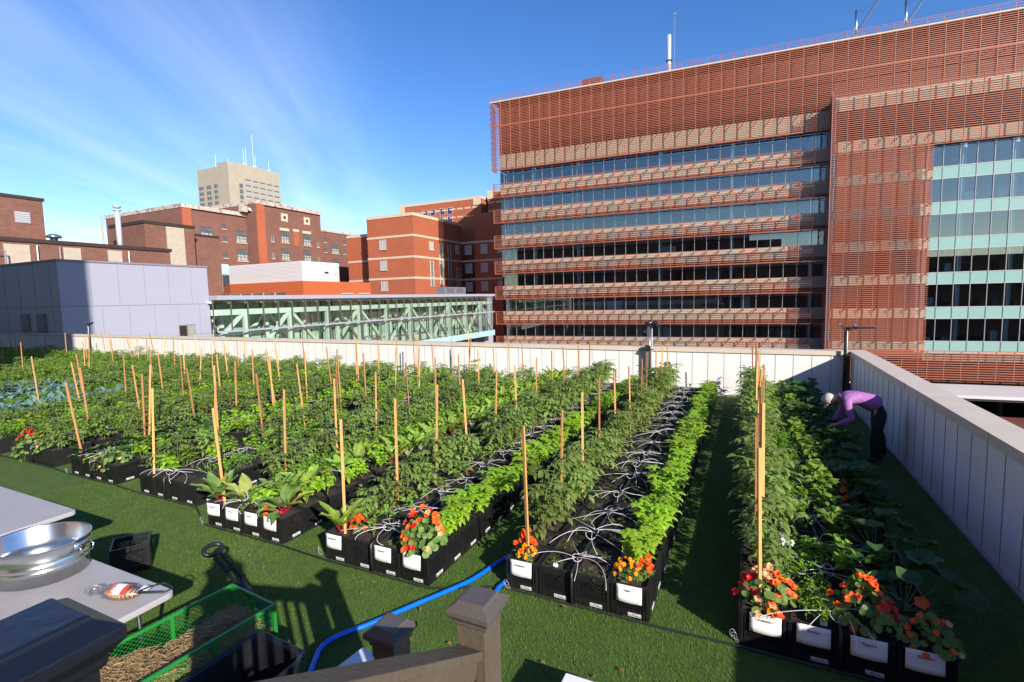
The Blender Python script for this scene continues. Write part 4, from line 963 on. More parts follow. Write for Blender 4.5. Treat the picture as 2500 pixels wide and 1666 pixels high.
def kind(k, r, c):
    T = 'tomato_plant'
    if k == 5: return (T, 'carrot_plant' if r > 3 else 'parsley_plant', 'pepper_plant', 'squash_plant')[c]
    if k == 4: return (T, 'lettuce_seedlings', 'lettuce_seedlings', 'basil_plant')[c]
    if k == 3: return (T, 'small_pepper_plant' if r < 9 else T, 'lettuce_seedlings', 'basil_plant')[c]
    if k == 2: return (T, 'carrot_plant', 'chard_plant' if r % 3 else 'bean_plant', 'bean_plant' if r < 6 else 'chard_plant')[c]
    if k == 1: return (T, 'pepper_plant' if r % 2 else 'bean_plant', None if r < 4 else ('carrot_plant' if r % 4 else None), 'carrot_plant' if r < 3 else (T if r % 3 else 'pepper_plant'))[c]
    if k == 0: return (T if r > 1 else 'collard_plant', 'collard_plant' if r < 2 else 'bean_plant', 'squash_plant' if r < 5 else 'collard_plant', 'bean_plant')[c]
    if k == -1: return (T, 'pepper_plant', 'bean_plant', T)[c]
    if k == -2: return (T, T, 'bean_plant', 'carrot_plant')[c]
    if k in (-3, -4) : return ('kale_plant' if r < 12 else 'bean_plant', 'kale_plant' if r < 11 else T, 'kale_plant' if r < 10 else T, 'carrot_plant')[c]
    if k == -5: return ('kale_plant', 'kale_plant', 'kale_plant', T)[c] if r < 11 else (T, T, 'carrot_plant', T)[c]
    j = (-k) % 4
    return ((T, 'carrot_plant', 'carrot_plant', T), ('pepper_plant', 'carrot_plant', 'bean_plant', 'carrot_plant'), (T, 'pepper_plant', 'carrot_plant', 'collard_plant'), ('carrot_plant', 'carrot_plant', 'bean_plant', 'pepper_plant'))[j][c]
FRONT = {(2, 0, 0), (2, 0, 1), (2, 0, 3), (5, 0, 0), (5, 0, 2), (5, 0, 3), (4, 0, 0), (4, 0, 3), (3, 0, 0), (3, 0, 3), (0, 0, 2), (0, 0, 3), (-1, 0, 0), (-1, 0, 2)}
cnt = {}
order = sorted(cands, key=lambda q: math.hypot(q[3], q[4]))
over = []
random.seed(5)
for (k, r, c, x, y) in order:
    if (k, r, c) in FRONT: continue
    kd = kind(k, r, c)
    if kd is None: continue
    if random.random() < (.04 if k > 2 else .10) and kd not in ('basil_plant', 'lettuce_seedlings'): continue
    cnt[kd] = cnt.get(kd, 0)+1
    ms, cat = PLANTS[kd]
    sc = random.uniform(.85, 1.15)*(1.0 if kd != 'tomato_plant' else random.uniform(.85, 1.12))
    if kd == 'tomato_plant' and k >= 3: sc *= 1.0+.35*min(1, r/20)
    if kd == 'tomato_plant' and k < 1: sc *= .86
    if k in (0, 1, 2, 3) and kd in ('tomato_plant', 'bean_plant', 'pepper_plant'): sc *= .9
    if kd in ('squash_plant',) and k == 5: sc *= 1.15
    if cnt[kd] > 299: over.append((kd, x, y, sc)); continue
    o = bpy.data.objects.new(kd, random.choice(ms)); C.objects.link(o)
    o.location = (x+random.uniform(-.03, .03), y+random.uniform(-.04, .04), CH-.03); o.rotation_euler = (random.uniform(-.08, .08), random.uniform(-.08, .08), random.uniform(0, 6.28)); o.scale = (sc, sc, sc*random.uniform(.9, 1.1))
    tag(o, f"{DESC[kd]}, {COLN[c]} column of {wallcount(k)} bed from right, {ORD[r+1]} from front", cat, kd.replace('_', ' ')+'s of the beds')
for kd in set(q[0] for q in over):
    Vs, Fs, Ms, off = [], [], [], 0; ms = PLANTS[kd][0]
    for (q, x, y, sc) in over:
        if q != kd: continue
        me = random.choice(ms); n = len(me.vertices); a = np.empty(n*3, np.float32); me.vertices.foreach_get('co', a); a = a.reshape(-1, 3)*sc; an = random.uniform(0, 6.28); ca, sa = math.cos(an), math.sin(an)
        Vs.append(np.stack([a[:, 0]*ca-a[:, 1]*sa+x, a[:, 0]*sa+a[:, 1]*ca+y, a[:, 2]+CH-.03], 1)); f = np.empty(len(me.polygons)*3, np.int32); me.polygons.foreach_get('vertices', f); Fs.append(f.reshape(-1, 3)+off)
        mi = np.empty(len(me.polygons), np.int32); me.polygons.foreach_get('material_index', mi); Ms.append(mi); off += n
    o = put(npmesh(kd, np.concatenate(Vs), np.concatenate(Fs), [m_.name for m_ in []] or [k2 for k2 in MT if MT[k2] in list(ms[0].materials)], None), kd)
    me = o.data; me.materials.clear()
    for m_ in ms[0].materials: me.materials.append(m_)
    me.polygons.foreach_set('material_index', np.concatenate(Ms)); o['kind'] = 'stuff'; tag(o, f"farther {kd.replace('_', ' ')}s merging together in the distant beds", PLANTS[kd][1])
print('PLANTS', cnt, 'cands', len(cands))

# flowering plants at the fronts of the beds
def flower(name, label, x, y, leaves, blooms, z=CH-.03, sc=1.):
    t = thing(name, label, name.replace('_', ' ').replace(' plant', ''), (x, y, z)); t.scale = (sc,)*3
    put(leaves, 'foliage', t); put(blooms, 'blossoms', t)
def fx(k, c): return bed_x(k)+P*(c+.5), BY[k]+P*.5
x, y = fx(5, 0); flower('nasturtium_plant', 'red and orange nasturtium spilling over the sunlit Tomatoes sign', x+.02, y+.03, nasturtium(80, .26, .22, -.1), blossoms(50, .27, .23, ['fl_red', 'fl_red', 'fl_peach', 'fl_orange', 'fl_orange'], .027, seed=1))
flower('marigold_plant', 'small yellow marigold under the red nasturtium', x+.08, y-.13, marigold_leaves(14, .07, .06), blossoms(7, .085, .07, ['fl_yellow', 'fl_orange'], .02, True, seed=2), sc=.9)
x, y = fx(5, 2); flower('nasturtium_plant', 'shaded orange nasturtium above the Peppers sign', x, y+.05, nasturtium(110, .28, .26, -.05), blossoms(24, .31, .22, ['fl_orange', 'fl_orange', 'fl_orange', 'fl_red'], .028, seed=3))
x, y = fx(5, 3); flower('nasturtium_plant', 'shaded dark orange nasturtium above the Zucchini sign', x+.04, y-.03, nasturtium(70, .19, .19, -.06), blossoms(24, .17, .2, ['fl_orange', 'fl_orange', 'fl_peach'], .022, seed=4))
x, y = fx(4, 0); flower('marigold_plant', 'orange marigold above the Tomatoes sign in the sunlit bed', x-.04, y+.03, marigold_leaves(30, .15, .12), blossoms(19, .20, .12, ['fl_orange'], .026, True, seed=5))
flower('marigold_plant', 'yellow marigold right in front of the orange marigold', x+.02, y-.08, marigold_leaves(20, .1, .09), blossoms(26, .13, .1, ['fl_yellow'], .016, True, seed=6))
x, y = fx(4, 3); flower('marigold_plant', 'golden marigold above the Basil sign', x-.05, y-.03, marigold_leaves(30, .13, .12), blossoms(32, .17, .13, ['fl_yellow'], .019, True, seed=7))
flower('marigold_plant', 'deep orange marigold beside the golden one above the Basil sign', x+.09, y+.03, marigold_leaves(20, .13, .08), blossoms(10, .20, .08, ['fl_orange'], .027, True, seed=8))
x, y = fx(3, 3); flower('nasturtium_plant', 'big pale leaved nasturtium with scarlet and orange flowers beside the basil', x-.02, y-.0, nasturtium(140, .30, .21, .02), blossoms(44, .34, .21, ['fl_orange', 'fl_orange', 'fl_red', 'fl_orange', 'fl_peach'], .026, seed=9), sc=1.12)
x, y = fx(3, 0); flower('marigold_plant', 'orange marigold beside the red stalked chard', x+.15, y+.02, marigold_leaves(24, .13, .1), blossoms(16, .17, .1, ['fl_orange'], .025, True, seed=10))
def one(me, name, label, cat, x, y, sc=1., rz=0, z=CH-.03): o = put(me, name, None, (x, y, z), rz); o.scale = (sc,)*3; return tag(o, label, cat)
one(PLANTS['chard_plant'][0][0], 'chard_plant', 'red stalked chard above the Tomatoes sign left of the orange marigold', 'chard plant', x-.04, y-.05, 1.0)
x, y = fx(0, 2); flower('nasturtium_plant', 'pale yellow flowered nasturtium in the front crate left of the tomatoes', x+.1, y-.02, nasturtium(110, .2, .28, .12), blossoms(9, .2, .26, ['fl_peach'], .022, seed=11))
x, y = fx(-1, 0); flower('nasturtium_plant', 'red nasturtium hanging to the turf at the far left bed front', x+.05, y-.05, nasturtium(130, .24, .30, .4), blossoms(22, .27, .2, ['fl_orange', 'fl_red', 'fl_red'], .03, seed=12))
x, y = fx(-1, 2); flower('nasturtium_plant', 'orange flowered nasturtium right of the hanging red one', x+.05, y-.02, nasturtium(110, .24, .28, .12), blossoms(10, .25, .24, ['fl_orange', 'fl_yellow', 'fl_peach'], .024, seed=13))
x, y = fx(2, 0); flower('marigold_plant', 'small orange marigold beside carrot tops in the four sign bed', x+.17, y-.04, marigold_leaves(8, .1, .05), blossoms(5, .14, .06, ['fl_orange'], .022, True, seed=14))
one(bigleaf(13, .36, .12, 'redstem', 'nast', 1, (.7, 1.4)), 'chard_plant', 'red stalked chard in the left front crate of the four sign bed', 'chard plant', x-.05, y-.06)
one(bigleaf(13, .34, .12, 'palestem', 'nast', 2, (.8, 1.4)), 'chard_plant', 'upright pale green chard behind the yellowing one in the four sign bed', 'chard plant', bed_x(2)+P*2.3, BY[2]+.42)
x, y = fx(2, 1); one(PLANTS['yellow_chard_plant'][0][0], 'yellow_chard_plant', 'yellowing pale stalked chard drooping over white signs', 'chard plant', x+.1, y-.02, 1.1, 2.)
x, y = fx(2, 3); flower('marigold_plant', 'single orange marigold above the last white sign', x-.14, y-.13, marigold_leaves(5, .06, .03), blossoms(3, .09, .02, ['fl_orange'], .028, True, seed=15))
one(bigleaf(14, .33, .12, 'redstem', 'nast', 3, (.4, 1.3)), 'chard_plant', 'red and yellow chard over the right corner crate of the four sign bed', 'chard plant', x-.02, y+.02)
b = LB()
for i in range(60): b.disc(np.array([random.uniform(-.15, .15), random.uniform(-.15, .15), random.uniform(.02, .16)]), rv(-.2, 1.5), .035, 0, 3, .5, 7)
one(b.mesh('brown', ['brownleaf']), 'dried_plant', 'dried brown plant at the foot of the central floodlight post', 'dried plant', bed_x(3)+P*3.5, 13.6, 1.1)
b = LB()
for i in range(5):
    q = np.array([random.uniform(-.06, .06), random.uniform(-.05, .1), random.uniform(.35, .5)]); b.stem((0, 0, 0), q, .004, .002)
    for j in range(9): b.disc(q+rv(-1, 1)*.03, rv(-.3, 1.4), .012, 2, 4, .3, 6)
    for j in range(5): b.leaf(q*random.uniform(.2, .8), rv(0, .9), UP, .11, .035)
one(b.mesh('arugula', ['tomato', 'stem', 'fl_white']), 'flowering_rocket', 'white flowering leggy plant behind the red nasturtium', 'herb', bed_x(5)+.38, 4.75)

# ================= STAKES =================
b = MB(); b.box((-.0145, -.008, 0), (.0145, .008, 1.36), 'stake'); stake_me = b.mesh('stake')
rs = random.Random(3)
for k in range(NB1, NB0-1, -1):
    y = BY.get(k, 4.1)+.12; n = 0
    while y < YW-.8:
        n += 1
        xx = bed_x(k)+.17+rs.uniform(-.03, .03); z = .2
        dbl = 2 if (k in (1, 0) and n % 3 == 2) or (k == 5 and n in (2, 5)) else 1
        for q in range(dbl):
            if visible((xx, y, 1.2), 20) and not (k < 0 and rs.random() < .42):
                o = put(stake_me, 'wooden_stake', None, (xx+q*.05, y+q*.04, z)); ln = (.035 if k >= 2 else .075); o.rotation_euler = (rs.gauss(0, ln*.7), rs.gauss(0, ln*.7), rs.uniform(-.5, 1.5)); o.scale = (1, 1, rs.uniform(.96, 1.04)+(.12 if q else 0))
                tag(o, f"{'taller ' if q else ''}wooden stake, {wallcount(k)} bed from right wall, {ORD[n]} stake from front", 'stake', 'wooden tomato stakes')
        y += .93+rs.uniform(-.05, .05)

# ================= IRRIGATION =================
def arc(a, m_, c, n=10):
    a, m_, c = map(np.array, (a, m_, c)); return [tuple((1-t)**2*a+2*t*(1-t)*m_+t*t*c) for t in np.linspace(0, 1, n)]
spid = []
for v in range(6):
    b = MB()
    for sx in (-1, 1):
        for sy, ex in ((-1, .17), (1, .17), (-1, .48), (1, .48), (random.choice((-1, 1)), .30)):
            if ex > .4 and random.random() < .25: continue
            ey = sy*random.uniform(.15, .34)
            b.tube(arc((0, sy*.03, .05), (sx*ex*.6+random.uniform(-.08, .08), sy*random.uniform(-.16, .30), .075+random.uniform(-.035, .06)), (sx*ex, ey, -.01)), .0027, 'white_tube', 5)
    pts = [(math.cos(t)*.05, math.sin(t)*.10+.04, .04+.02*math.sin(2*t)) for t in np.linspace(0, 6, 14)]; b.tube(pts, .0031, 'white_tube', 5)
    b.box((-.012, -.02, .0), (.012, .02, .05), 'black')
    spid.append(b.mesh('drip', True))
for k in range(NB1, -3, -1):
    x = bed_x(k)+2*P; y = BY[k]+.2 if k in BY else 4.3; n = 0
    pipe = MB(); pipe.tube([(x, BY.get(k, 4.1)-.03, .02), (x, BY.get(k, 4.1)-.03, CH+.02), (x, BY.get(k, 4.1)+.02, CH+.035), (x, YW-.3, CH+.035)], .013, 'pipe', 8)
    o = pipe.build('supply_pipe', smooth=True); tag(o, f"black irrigation pipe along the middle of {wallcount(k)} bed from right wall", 'pipe', 'black pipes along the beds')
    while y < YW-.5:
        n += 1
        if visible((x, y, .4), 10):
            o = put(random.choice(spid), 'drip_tubes', None, (x, y+random.uniform(-.08, .08), CH+.045), random.choice((0, math.pi))+random.uniform(-.4, .4)); o.scale = (random.uniform(.8, 1.1), random.uniform(.8, 1.2), random.uniform(.6, 1.1))
            tag(o, f"white drip tube cluster, {wallcount(k)} bed from right, {ORD[n]} cluster from front", 'irrigation tubing', 'white drip tube clusters')
        y += .56
b = MB(); pts = [(-14, 4.1, .012)]
for k in range(-1, 6): pts += [(bed_x(k)-.03, BY[k]-.035, .012), (bed_x(k)+4*P+.03, BY[k]-.035, .012)]
b.tube(pts, .011, 'pipe', 6); o = b.build('header_pipe', smooth=True); tag(o, 'thin black pipe lying on the turf along all the bed fronts', 'pipe')
def hose(name, label, pts, r, k='hose'):
    P2 = [Vector(p) for p in pts]; outp = []
    for i in range(len(P2)-1):
        p0, p1, p2, p3 = P2[max(i-1, 0)], P2[i], P2[i+1], P2[min(i+2, len(P2)-1)]
        for t in np.linspace(0, 1, 8, endpoint=False): outp.append(.5*((2*p1)+(-p0+p2)*t+(2*p0-5*p1+4*p2-p3)*t*t+(-p0+3*p1-3*p2+p3)*t**3))
    outp.append(P2[-1]); b = MB(); b.tube(outp, r, k, 10); return tag(b.build(name, smooth=True), label, 'hose')
hose('garden_hose', 'long blue hose curving over the turf between two beds', [(-2.75, 2.2, .02), (-2.96, 2.54, .02), (-3.06, 2.72, .02), (-3.04, 2.88, .02), (-2.91, 3.1, .02), (-2.733, 3.444, .02), (-2.58, 3.74, .02), (-2.44, 4.03, .02), (-2.36, 4.35, .02), (-2.27, 4.75, .02), (-2.22, 5.6, .02)], .0215)
hose('garden_hose', 'short end of blue hose by the corner of the Tomatoes crate', [(-2.0, 3.6, .02), (-2.09, 3.85, .02), (-2.13, 4.02, .02), (-2.11, 4.18, .02), (-2.13, 4.6, .02), (-2.2, 5.6, .02)], .0215)
t = thing('valve_cap', 'small blue cap on the turf between third and second beds', 'cap', (bed_x(4)-.14, 5.75, .25)); b = MB(); b.lathe([(0, 0), (.03, 0), (.03, .05), (0, .055)], 'blue', 10); b.build('cap', t, smooth=True); b = MB(); b.tube([(0, 0, 0), (0, 0, -.24)], .012, 'white_tube'); b.build('riser', t)
# loose white string bows and tags
for x_, y_, z_, lb in ((-2.04, 4.07, .08, 'tangled white string at the left corner of the third sign bed'), (bed_x(5)-.02, 4.08, .13, 'small white string bow on the crate below the sunlit Tomatoes sign'), (bed_x(2)-.02, 3.79, .10, 'white string tangle at the left corner of the four sign bed'), (bed_x(3)-.02, 3.77, .13, 'white string tied round the corner with the red stalked chard'), (bed_x(0)-.02, 4.12, .10, 'white string tangle at the corner of the collard crate')):
    b = MB()
    for i in range(4):
        r_ = random.uniform(.008, .022); pts = [(math.cos(t)*r_*random.uniform(.8, 1.2)+i*.012-.02, -.01-random.random()*.015, math.sin(t)*r_*1.3-.02*i) for t in np.linspace(0, 5.5, 10)]; b.tube(pts, .0009, 'white_tube', 4)
    tag(b.build('string', loc=(x_, y_, z_)), lb, 'string')

# ================= SIGNS =================
def sign(k, dx, text, label, tilt=.0):
    t = thing('paper_sign', label, 'sign', (bed_x(k)+dx, BY[k]-.012, CH+.012)); t.rotation_euler = (-.04, 0, tilt)
    nx, nz_ = 8, 5; vs = []; fs = []
    for j in range(nz_):
        for i in range(nx): u = i/(nx-1); v = j/(nz_-1); vs.append((-.11+.22*u, -.012*math.sin(u*3.1)*v-.004*v, -.145*v))
    for j in range(nz_-1):
        for i in range(nx-1): a = j*nx+i; fs.append((a, a+nx, a+nx+1, a+1))
    b = MB(); b.add(vs, fs, 'paper'); o = b.build('sheet', t, smooth=True); sm = o.modifiers.new('thick', 'SOLIDIFY'); sm.thickness = .001
    if text:
        o = put(text_mesh(text, .026, 'ink', .0004, .0003), 'lettering', t, (0, -.0195, -.036)); o.rotation_euler = (R_(90-3), 0, 0)
sign(5, .19, 'Tomatoes', 'white Tomatoes sign half in sun under the red nasturtium'); sign(5, .51, 'Parsley', 'shaded white sign reading Parsley'); sign(5, .85, 'Peppers', 'shaded white sign reading Peppers'); sign(5, 1.17, 'Zucchini', 'shaded white sign reading Zucchini, rightmost of all')
sign(4, .17, 'Tomatoes', 'white Tomatoes sign below orange and yellow marigolds'); sign(4, 1.19, 'Basil', 'white sign reading Basil below golden marigolds')
sign(3, .15, 'Tomatoes', 'white Tomatoes sign below the red stalked chard'); sign(3, .81, 'Lettuce', 'white curling sign reading Lettuce'); sign(3, 1.17, '', 'blank white sign half covered by the big nasturtium')
sign(2, .15, 'Tomatoes', 'leftmost slanted white sign of the four sign bed', .1); sign(2, .50, 'Carrots', 'second white sign of the four sign bed', .06); sign(2, .84, 'Lettuce', 'third white sign of the four sign bed', .03); sign(2, 1.17, 'Basil', 'fourth white sign at the corner of the four sign bed')
for k, dx, lb in ((4, .50, 'second'), (5, .58, 'first')):
    t = thing('plant_tag', f'small white rounded plant tag standing in the soil of the {lb} bed from right wall', 'plant tag', (bed_x(k)+dx, BY[k]+.045, CH-.02)); b = MB(); b.prism([(-.008, -.001), (.008, -.001), (.008, .001), (-.008, .001)], -.03, .02, 'paper'); b.box((-.024, -.0015, .021), (.024, .0015, .055), 'paper'); b.build('tag', t, bevel=.006)
# dry mulch pieces on the third bed soil
for i in range(7):
    b = LB(); 
    for j in range(9): b.disc(rv(-.2, .6)*.06, rv(.8, 1.5), random.uniform(.02, .045), 0, 3, .3, 6)
    o = put(b.mesh('mulch', ['brownleaf']), 'dry_leaf_pile', None, (bed_x(3)+P*random.uniform(1.0, 1.9), BY[3]+.9+i*.7, CH+.0)); tag(o, f'{ORD[i+1]} dry brown leaf pile from the front on the third bed soil', 'dry leaves', 'dry leaf piles')

for i in range(22):
    b = LB(); b.leaf((0, 0, .022), rv(0, .1), UP, random.uniform(.03, .06), random.uniform(.02, .035), 0, .4, .1)
    o = put(b.mesh('fallen_leaf', ['brownleaf']), 'fallen_leaf', None, (random.uniform(-5, .9), random.uniform(2.6, 4.0), 0)); tag(o, 'small dry brown leaf fallen on the green turf', 'leaf', 'dry leaves fallen on the turf')
# ================= TABLES AND THINGS ON THEM =================
def table(name, label, x0, x1, y0, y1, z=.74, legs=True):
    t = thing(name, label, 'table', ((x0+x1)/2, (y0+y1)/2, 0), 0, 'white folding tables'); w2, d2 = (x1-x0)/2, (y1-y0)/2; r = .05
    poly = []
    for cx, cy, a0 in ((w2-r, d2-r, 0), (-w2+r, d2-r, 90), (-w2+r, -d2+r, 180), (w2-r, -d2+r, 270)):
        for j in range(5): a = R_(a0+j*22.5); poly.append((cx+r*math.cos(a), cy+r*math.sin(a)))
    b = MB(); b.prism(poly, z-.045, z, 'table'); b.build('tabletop', t, bevel=.008)
    b = MB(); b.box((.0-.0015, -d2+.01, z+.0002), (.0015, d2-.01, z+.001), 'seam'); b.build('fold_seam', t)
    for sx in (-1, 1):
        b = MB()
        for sy in (-1, 1): b.tube([(sx*(w2-.28), sy*(d2-.12), z-.046), (sx*(w2-.22), sy*(d2-.12), .0)], .015, 'darksteel', 8)
        b.tube([(sx*(w2-.235), -d2+.12, .12), (sx*(w2-.235), d2-.12, .12)], .012, 'darksteel', 8); b.build('leg', t, smooth=True)
table('folding_table', 'white folding table carrying the galvanized tub', -5.55, -3.70, 1.26, 2.03)
table('folding_table', 'white folding table at the left edge beyond the tub', -8.0, -6.12, 1.74, 2.50)
t = thing('metal_tub', 'galvanized steel round tub standing on the white table', 'tub', (-4.93, 1.755, .742), R_(25))
b = MB(); pr = [(.0, .004), (.285, .004), (.290, .0), (.2985, .100), (.3025, .103), (.3025, .109), (.2993, .112), (.3018, .138), (.3058, .141), (.3058, .147), (.3028, .150), (.314, .262), (.322, .265), (.324, .273), (.318, .278), (.312, .270), (.300, .150), (.2965, .146), (.296, .112), (.286, .012), (0, .010)]
b.lathe(pr, 'galv', 48, ex=1.04, ey=.90); b.build('body', t, smooth=True)
for sgn in (1, -1):
    b = MB(); b.tube([(sgn*.338*1.04, -.05, .235), (sgn*(.36)*1.04, -.055, .20), (sgn*.375, -.04, .165), (sgn*.375, .04, .165), (sgn*.36*1.04, .055, .20), (sgn*.338*1.04, .05, .235)], .005, 'galv', 6); b.box((sgn*.34-.012, -.07, .21), (sgn*.34+.006, .07, .25), 'galv'); b.build('handle', t, smooth=True)
# bag of twine
t = thing('twine_bag', 'clear bag of brown twine with red printed label on the table', 'bag', (-3.97, 1.80, .742), R_(18)); t.scale = (1.25,)*3
b = MB(); 
for i in range(9):
    x = -.06+i*.021; r_ = .036*math.sin(math.pi*(i+1.2)/11)+.008; b.lathe([(r_*.9, -.010), (r_, 0), (r_*.9, .010)], 'twine', 12, M4=Matrix.Translation((x, 0, .036)) @ Matrix.Rotation(R_(90), 4, 'Y') @ Matrix.Scale(.8, 4, (1, 0, 0)))
b.build('twine_coils', t, smooth=True)
b = MB(); b.lathe([(0, -.19), (.028, -.185), (.04, -.15), (.025, -.11), (.05, -.06), (.055, 0), (.052, .07), (.03, .12), (.008, .135)], 'bagfilm', 14, M4=Matrix.Translation((0, 0, .04)) @ Matrix.Rotation(R_(90), 4, 'Y') @ Matrix.Scale(.7, 4, (1, 0, 0))); b.build('film', t, smooth=True)
def curved(x0, x1, a0, a1, k, r=.057, n=6):
    b = MB(); vs = []; fs = []
    for j in range(n+1):
        a = R_(a0+(a1-a0)*j/n)
        for x in (x0, x1): vs.append((x, -math.cos(a)*r, .04+math.sin(a)*r*.72))
    for j in range(n): fs.append((2*j, 2*j+1, 2*j+3, 2*j+2))
    return b.add(vs, fs, k)
curved(.0, .06, 25, 105, 'paper', .0575).build('label', t, smooth=True); curved(.0602, .085, 25, 105, 'redink', .0555).build('label_band', t, smooth=True)
o = put(text_mesh('STA', .034, 'redink', .0004, .001), 'lettering', t, (.005, -.032, .0775)); o.rotation_euler = (R_(38), 0, R_(0)); o.rotation_euler = (Matrix.Rotation(R_(38), 3, 'X') @ Matrix.Rotation(R_(90), 3, 'Z')).to_euler()
b = MB(); b.tube([(.13, 0, .05), (.17, .03, .06), (.24, .06, .07), (.30, .05, .05), (.27, .02, .04), (.18, -.01, .05), (.12, .0, .04)], .005, 'darksteel', 6); b.build('strap', t, smooth=True)
b = MB(); b.box((.12, .01, .05), (.17, .05, .053), 'paper'); b.build('ticket', t)
# loose crate on the turf
t = thing('milk_crate', 'empty black crate sitting on the turf behind the white table', 'crate', (-5.93, 2.85, 0), R_(58)); put(body_me, 'lattice_body', t)

# ================= WAGON =================
t = thing('garden_wagon', 'green mesh garden wagon filled with straw', 'wagon', (-3.46, 1.80, 0), R_(-5))
wx, wy0, wy1, zr, zf = .27, -.68, .61, .56, .30
b = MB()
rim = [(-wx, wy0, zr), (wx, wy0, zr), (wx, wy1, zr), (-wx, wy1, zr)]
for i in range(4): b.bar(rim[i], rim[(i+1) % 4], .022, .022, 'green_paint')
for i in range(4): b.bar(Vector(rim[i])-Vector((0, 0, zr-zf)), Vector(rim[(i+1) % 4])-Vector((0, 0, zr-zf)), .02, .02, 'green_paint')
for x, y in [(-wx, wy0), (wx, wy0), (wx, wy1), (-wx, wy1), (-wx, -.25), (-wx, .17), (wx, -.25), (wx, .17), (0, wy1), (0, wy0)]: b.box((x-.012, y-.012, zf), (x+.012, y+.012, zr-.011), 'green_paint')
b.build('frame', t, bevel=.003)
b = MB()
def meshwall(p, q):
    p, q = Vector(p), Vector(q); L = (q-p).length; n = int(L/.034); H = zr-zf-.02
    for i in range(-9, n+9):
        for s_ in (1, -1):
            a0, a1 = i*.034, i*.034+s_*H*1.1
            z0, z1 = zf+.01, zr-.01; u0, u1 = a0, a1
            if min(u0, u1) > L or max(u0, u1) < 0: continue
            def cz(u): return z0+(z1-z0)*(u-a0)/(a1-a0)
            if u0 < 0: z0_, u0_ = cz(0), 0
            elif u0 > L: z0_, u0_ = cz(L), L
            else: z0_, u0_ = z0, u0
            if u1 < 0: z1_, u1_ = cz(0), 0
            elif u1 > L: z1_, u1_ = cz(L), L
            else: z1_, u1_ = z1, u1
            d = (q-p)/L
            b.bar(p+d*u0_+Vector((0, 0, z0_-p.z)), p+d*u1_+Vector((0, 0, z1_-p.z)), .0022, .0022, 'green_paint')
meshwall((-wx, wy0, zf), (-wx, wy1, zf)); meshwall((wx, wy0, zf), (wx, wy1, zf)); meshwall((-wx, wy1, zf), (wx, wy1, zf)); meshwall((-wx, wy0, zf), (wx, wy0, zf)); b.build('side_mesh', t)
b = MB(); b.box((-wx, wy0, zf-.03), (wx, wy1, zf-.012), 'darksteel'); b.bar((-.1, wy0, zf-.05), (-.1, wy1, zf-.05), .03, .04, 'darksteel'); b.box((-.06, wy1+.012, .2), (.06, wy1+.14, zf), 'darksteel'); b.build('bed', t)
for x in (-.3, .3):
    for y in (-.45, .42):
        b = MB(); b.lathe([(.0, -.035), (.06, -.03), (.115, -.035), (.13, -.02), (.13, .02), (.115, .035), (.06, .03), (0, .035)], 'black', 20, M4=Matrix.Translation((x, y, .13)) @ Matrix.Rotation(R_(90), 4, 'Y')); b.build('wheel', t, smooth=True)
wm = Matrix.Translation((-3.46, 1.80, 0)) @ Matrix.Rotation(R_(-5), 4, 'Z'); wi = wm.inverted()
hb0 = wi @ Vector((-3.42, 2.55, .30)); hd = atp(528, 1352, 1.0)-EYEP
tt = min((abs(((EYEP+hd*q)-Vector((-3.42, 2.55, .30))).length-.72), q) for q in np.linspace(2.5, 4.6, 300))[1]
hb1 = wi @ (EYEP+hd*tt)
b = MB(); dvec = (hb1-hb0).normalized(); sdv = dvec.cross(Vector((0, 0, 1))).normalized()
b.bar(hb0, hb0+(hb1-hb0)*.55, .05, .035, 'darksteel'); b.bar(hb0+(hb1-hb0)*.5+sdv*.03, hb1-dvec*.02+sdv*.03, .02, .03, 'black'); b.bar(hb0+(hb1-hb0)*.5-sdv*.03, hb1-dvec*.02-sdv*.03, .02, .03, 'black'); b.bar(hb0+(hb1-hb0)*.75-sdv*.03, hb0+(hb1-hb0)*.75+sdv*.03, .05, .02, 'black'); b.build('handle_shaft', t, bevel=.004)
upv = sdv.cross(dvec)
b = MB(); b.tube([hb1+dvec*.05*(1+math.sin(a))+sdv*.075*math.cos(a) for a in np.linspace(0, 2*math.pi, 20, endpoint=False)], .019, 'black', 8, close=True); b.build('handle_grip', t, smooth=True)
# straw in the wagon
def straw_mesh():
    V, F = [], []
    n = 9000
    for i in range(n):
        y = rng.uniform(wy0+.02, wy1-.04); x = rng.uniform(-wx+.02, wx-.02); top = .16+.10*max(0, -(y-.05))*1.6+.03*math.sin(9*x+5*y)
        top *= 1-.35*abs(x)/wx if y > 0 else 1
        z = zf+top*rng.random()**.35; a = rng.normal(1.4, .8); L = rng.uniform(.04, .17); e = rng.normal(0, .16)
        d = np.array([math.cos(a), math.sin(a), e]); w_ = np.array([-math.sin(a), math.cos(a), rng.normal(0, .5)])*rng.uniform(.001, .0026); p = np.array([x, y, z])
        q0 = p-d*L/2; q2 = p+d*L/2+np.array([0, 0, -.01]); q1 = p+np.array([0, 0, rng.uniform(-.004, .012)])
        for q in (q0, q1, q2): q[0] = min(max(q[0], -wx+.004), wx-.004); q[1] = max(min(q[1], wy1-.005), wy0+.004)
        o = len(V); V += [q0-w_, q0+w_, q1-w_, q1+w_, q2-w_, q2+w_]; F += [(o, o+1, o+3, o+2), (o+2, o+3, o+5, o+4)]
    return npmesh('straw', np.array(V), np.array(F), ['straw'])
st = put(straw_mesh(), 'straw', None, (-3.46, 1.80, 0), R_(-5)); st['kind'] = 'stuff'; tag(st, 'loose golden straw heaped in the green wagon', 'straw')
b = MB()
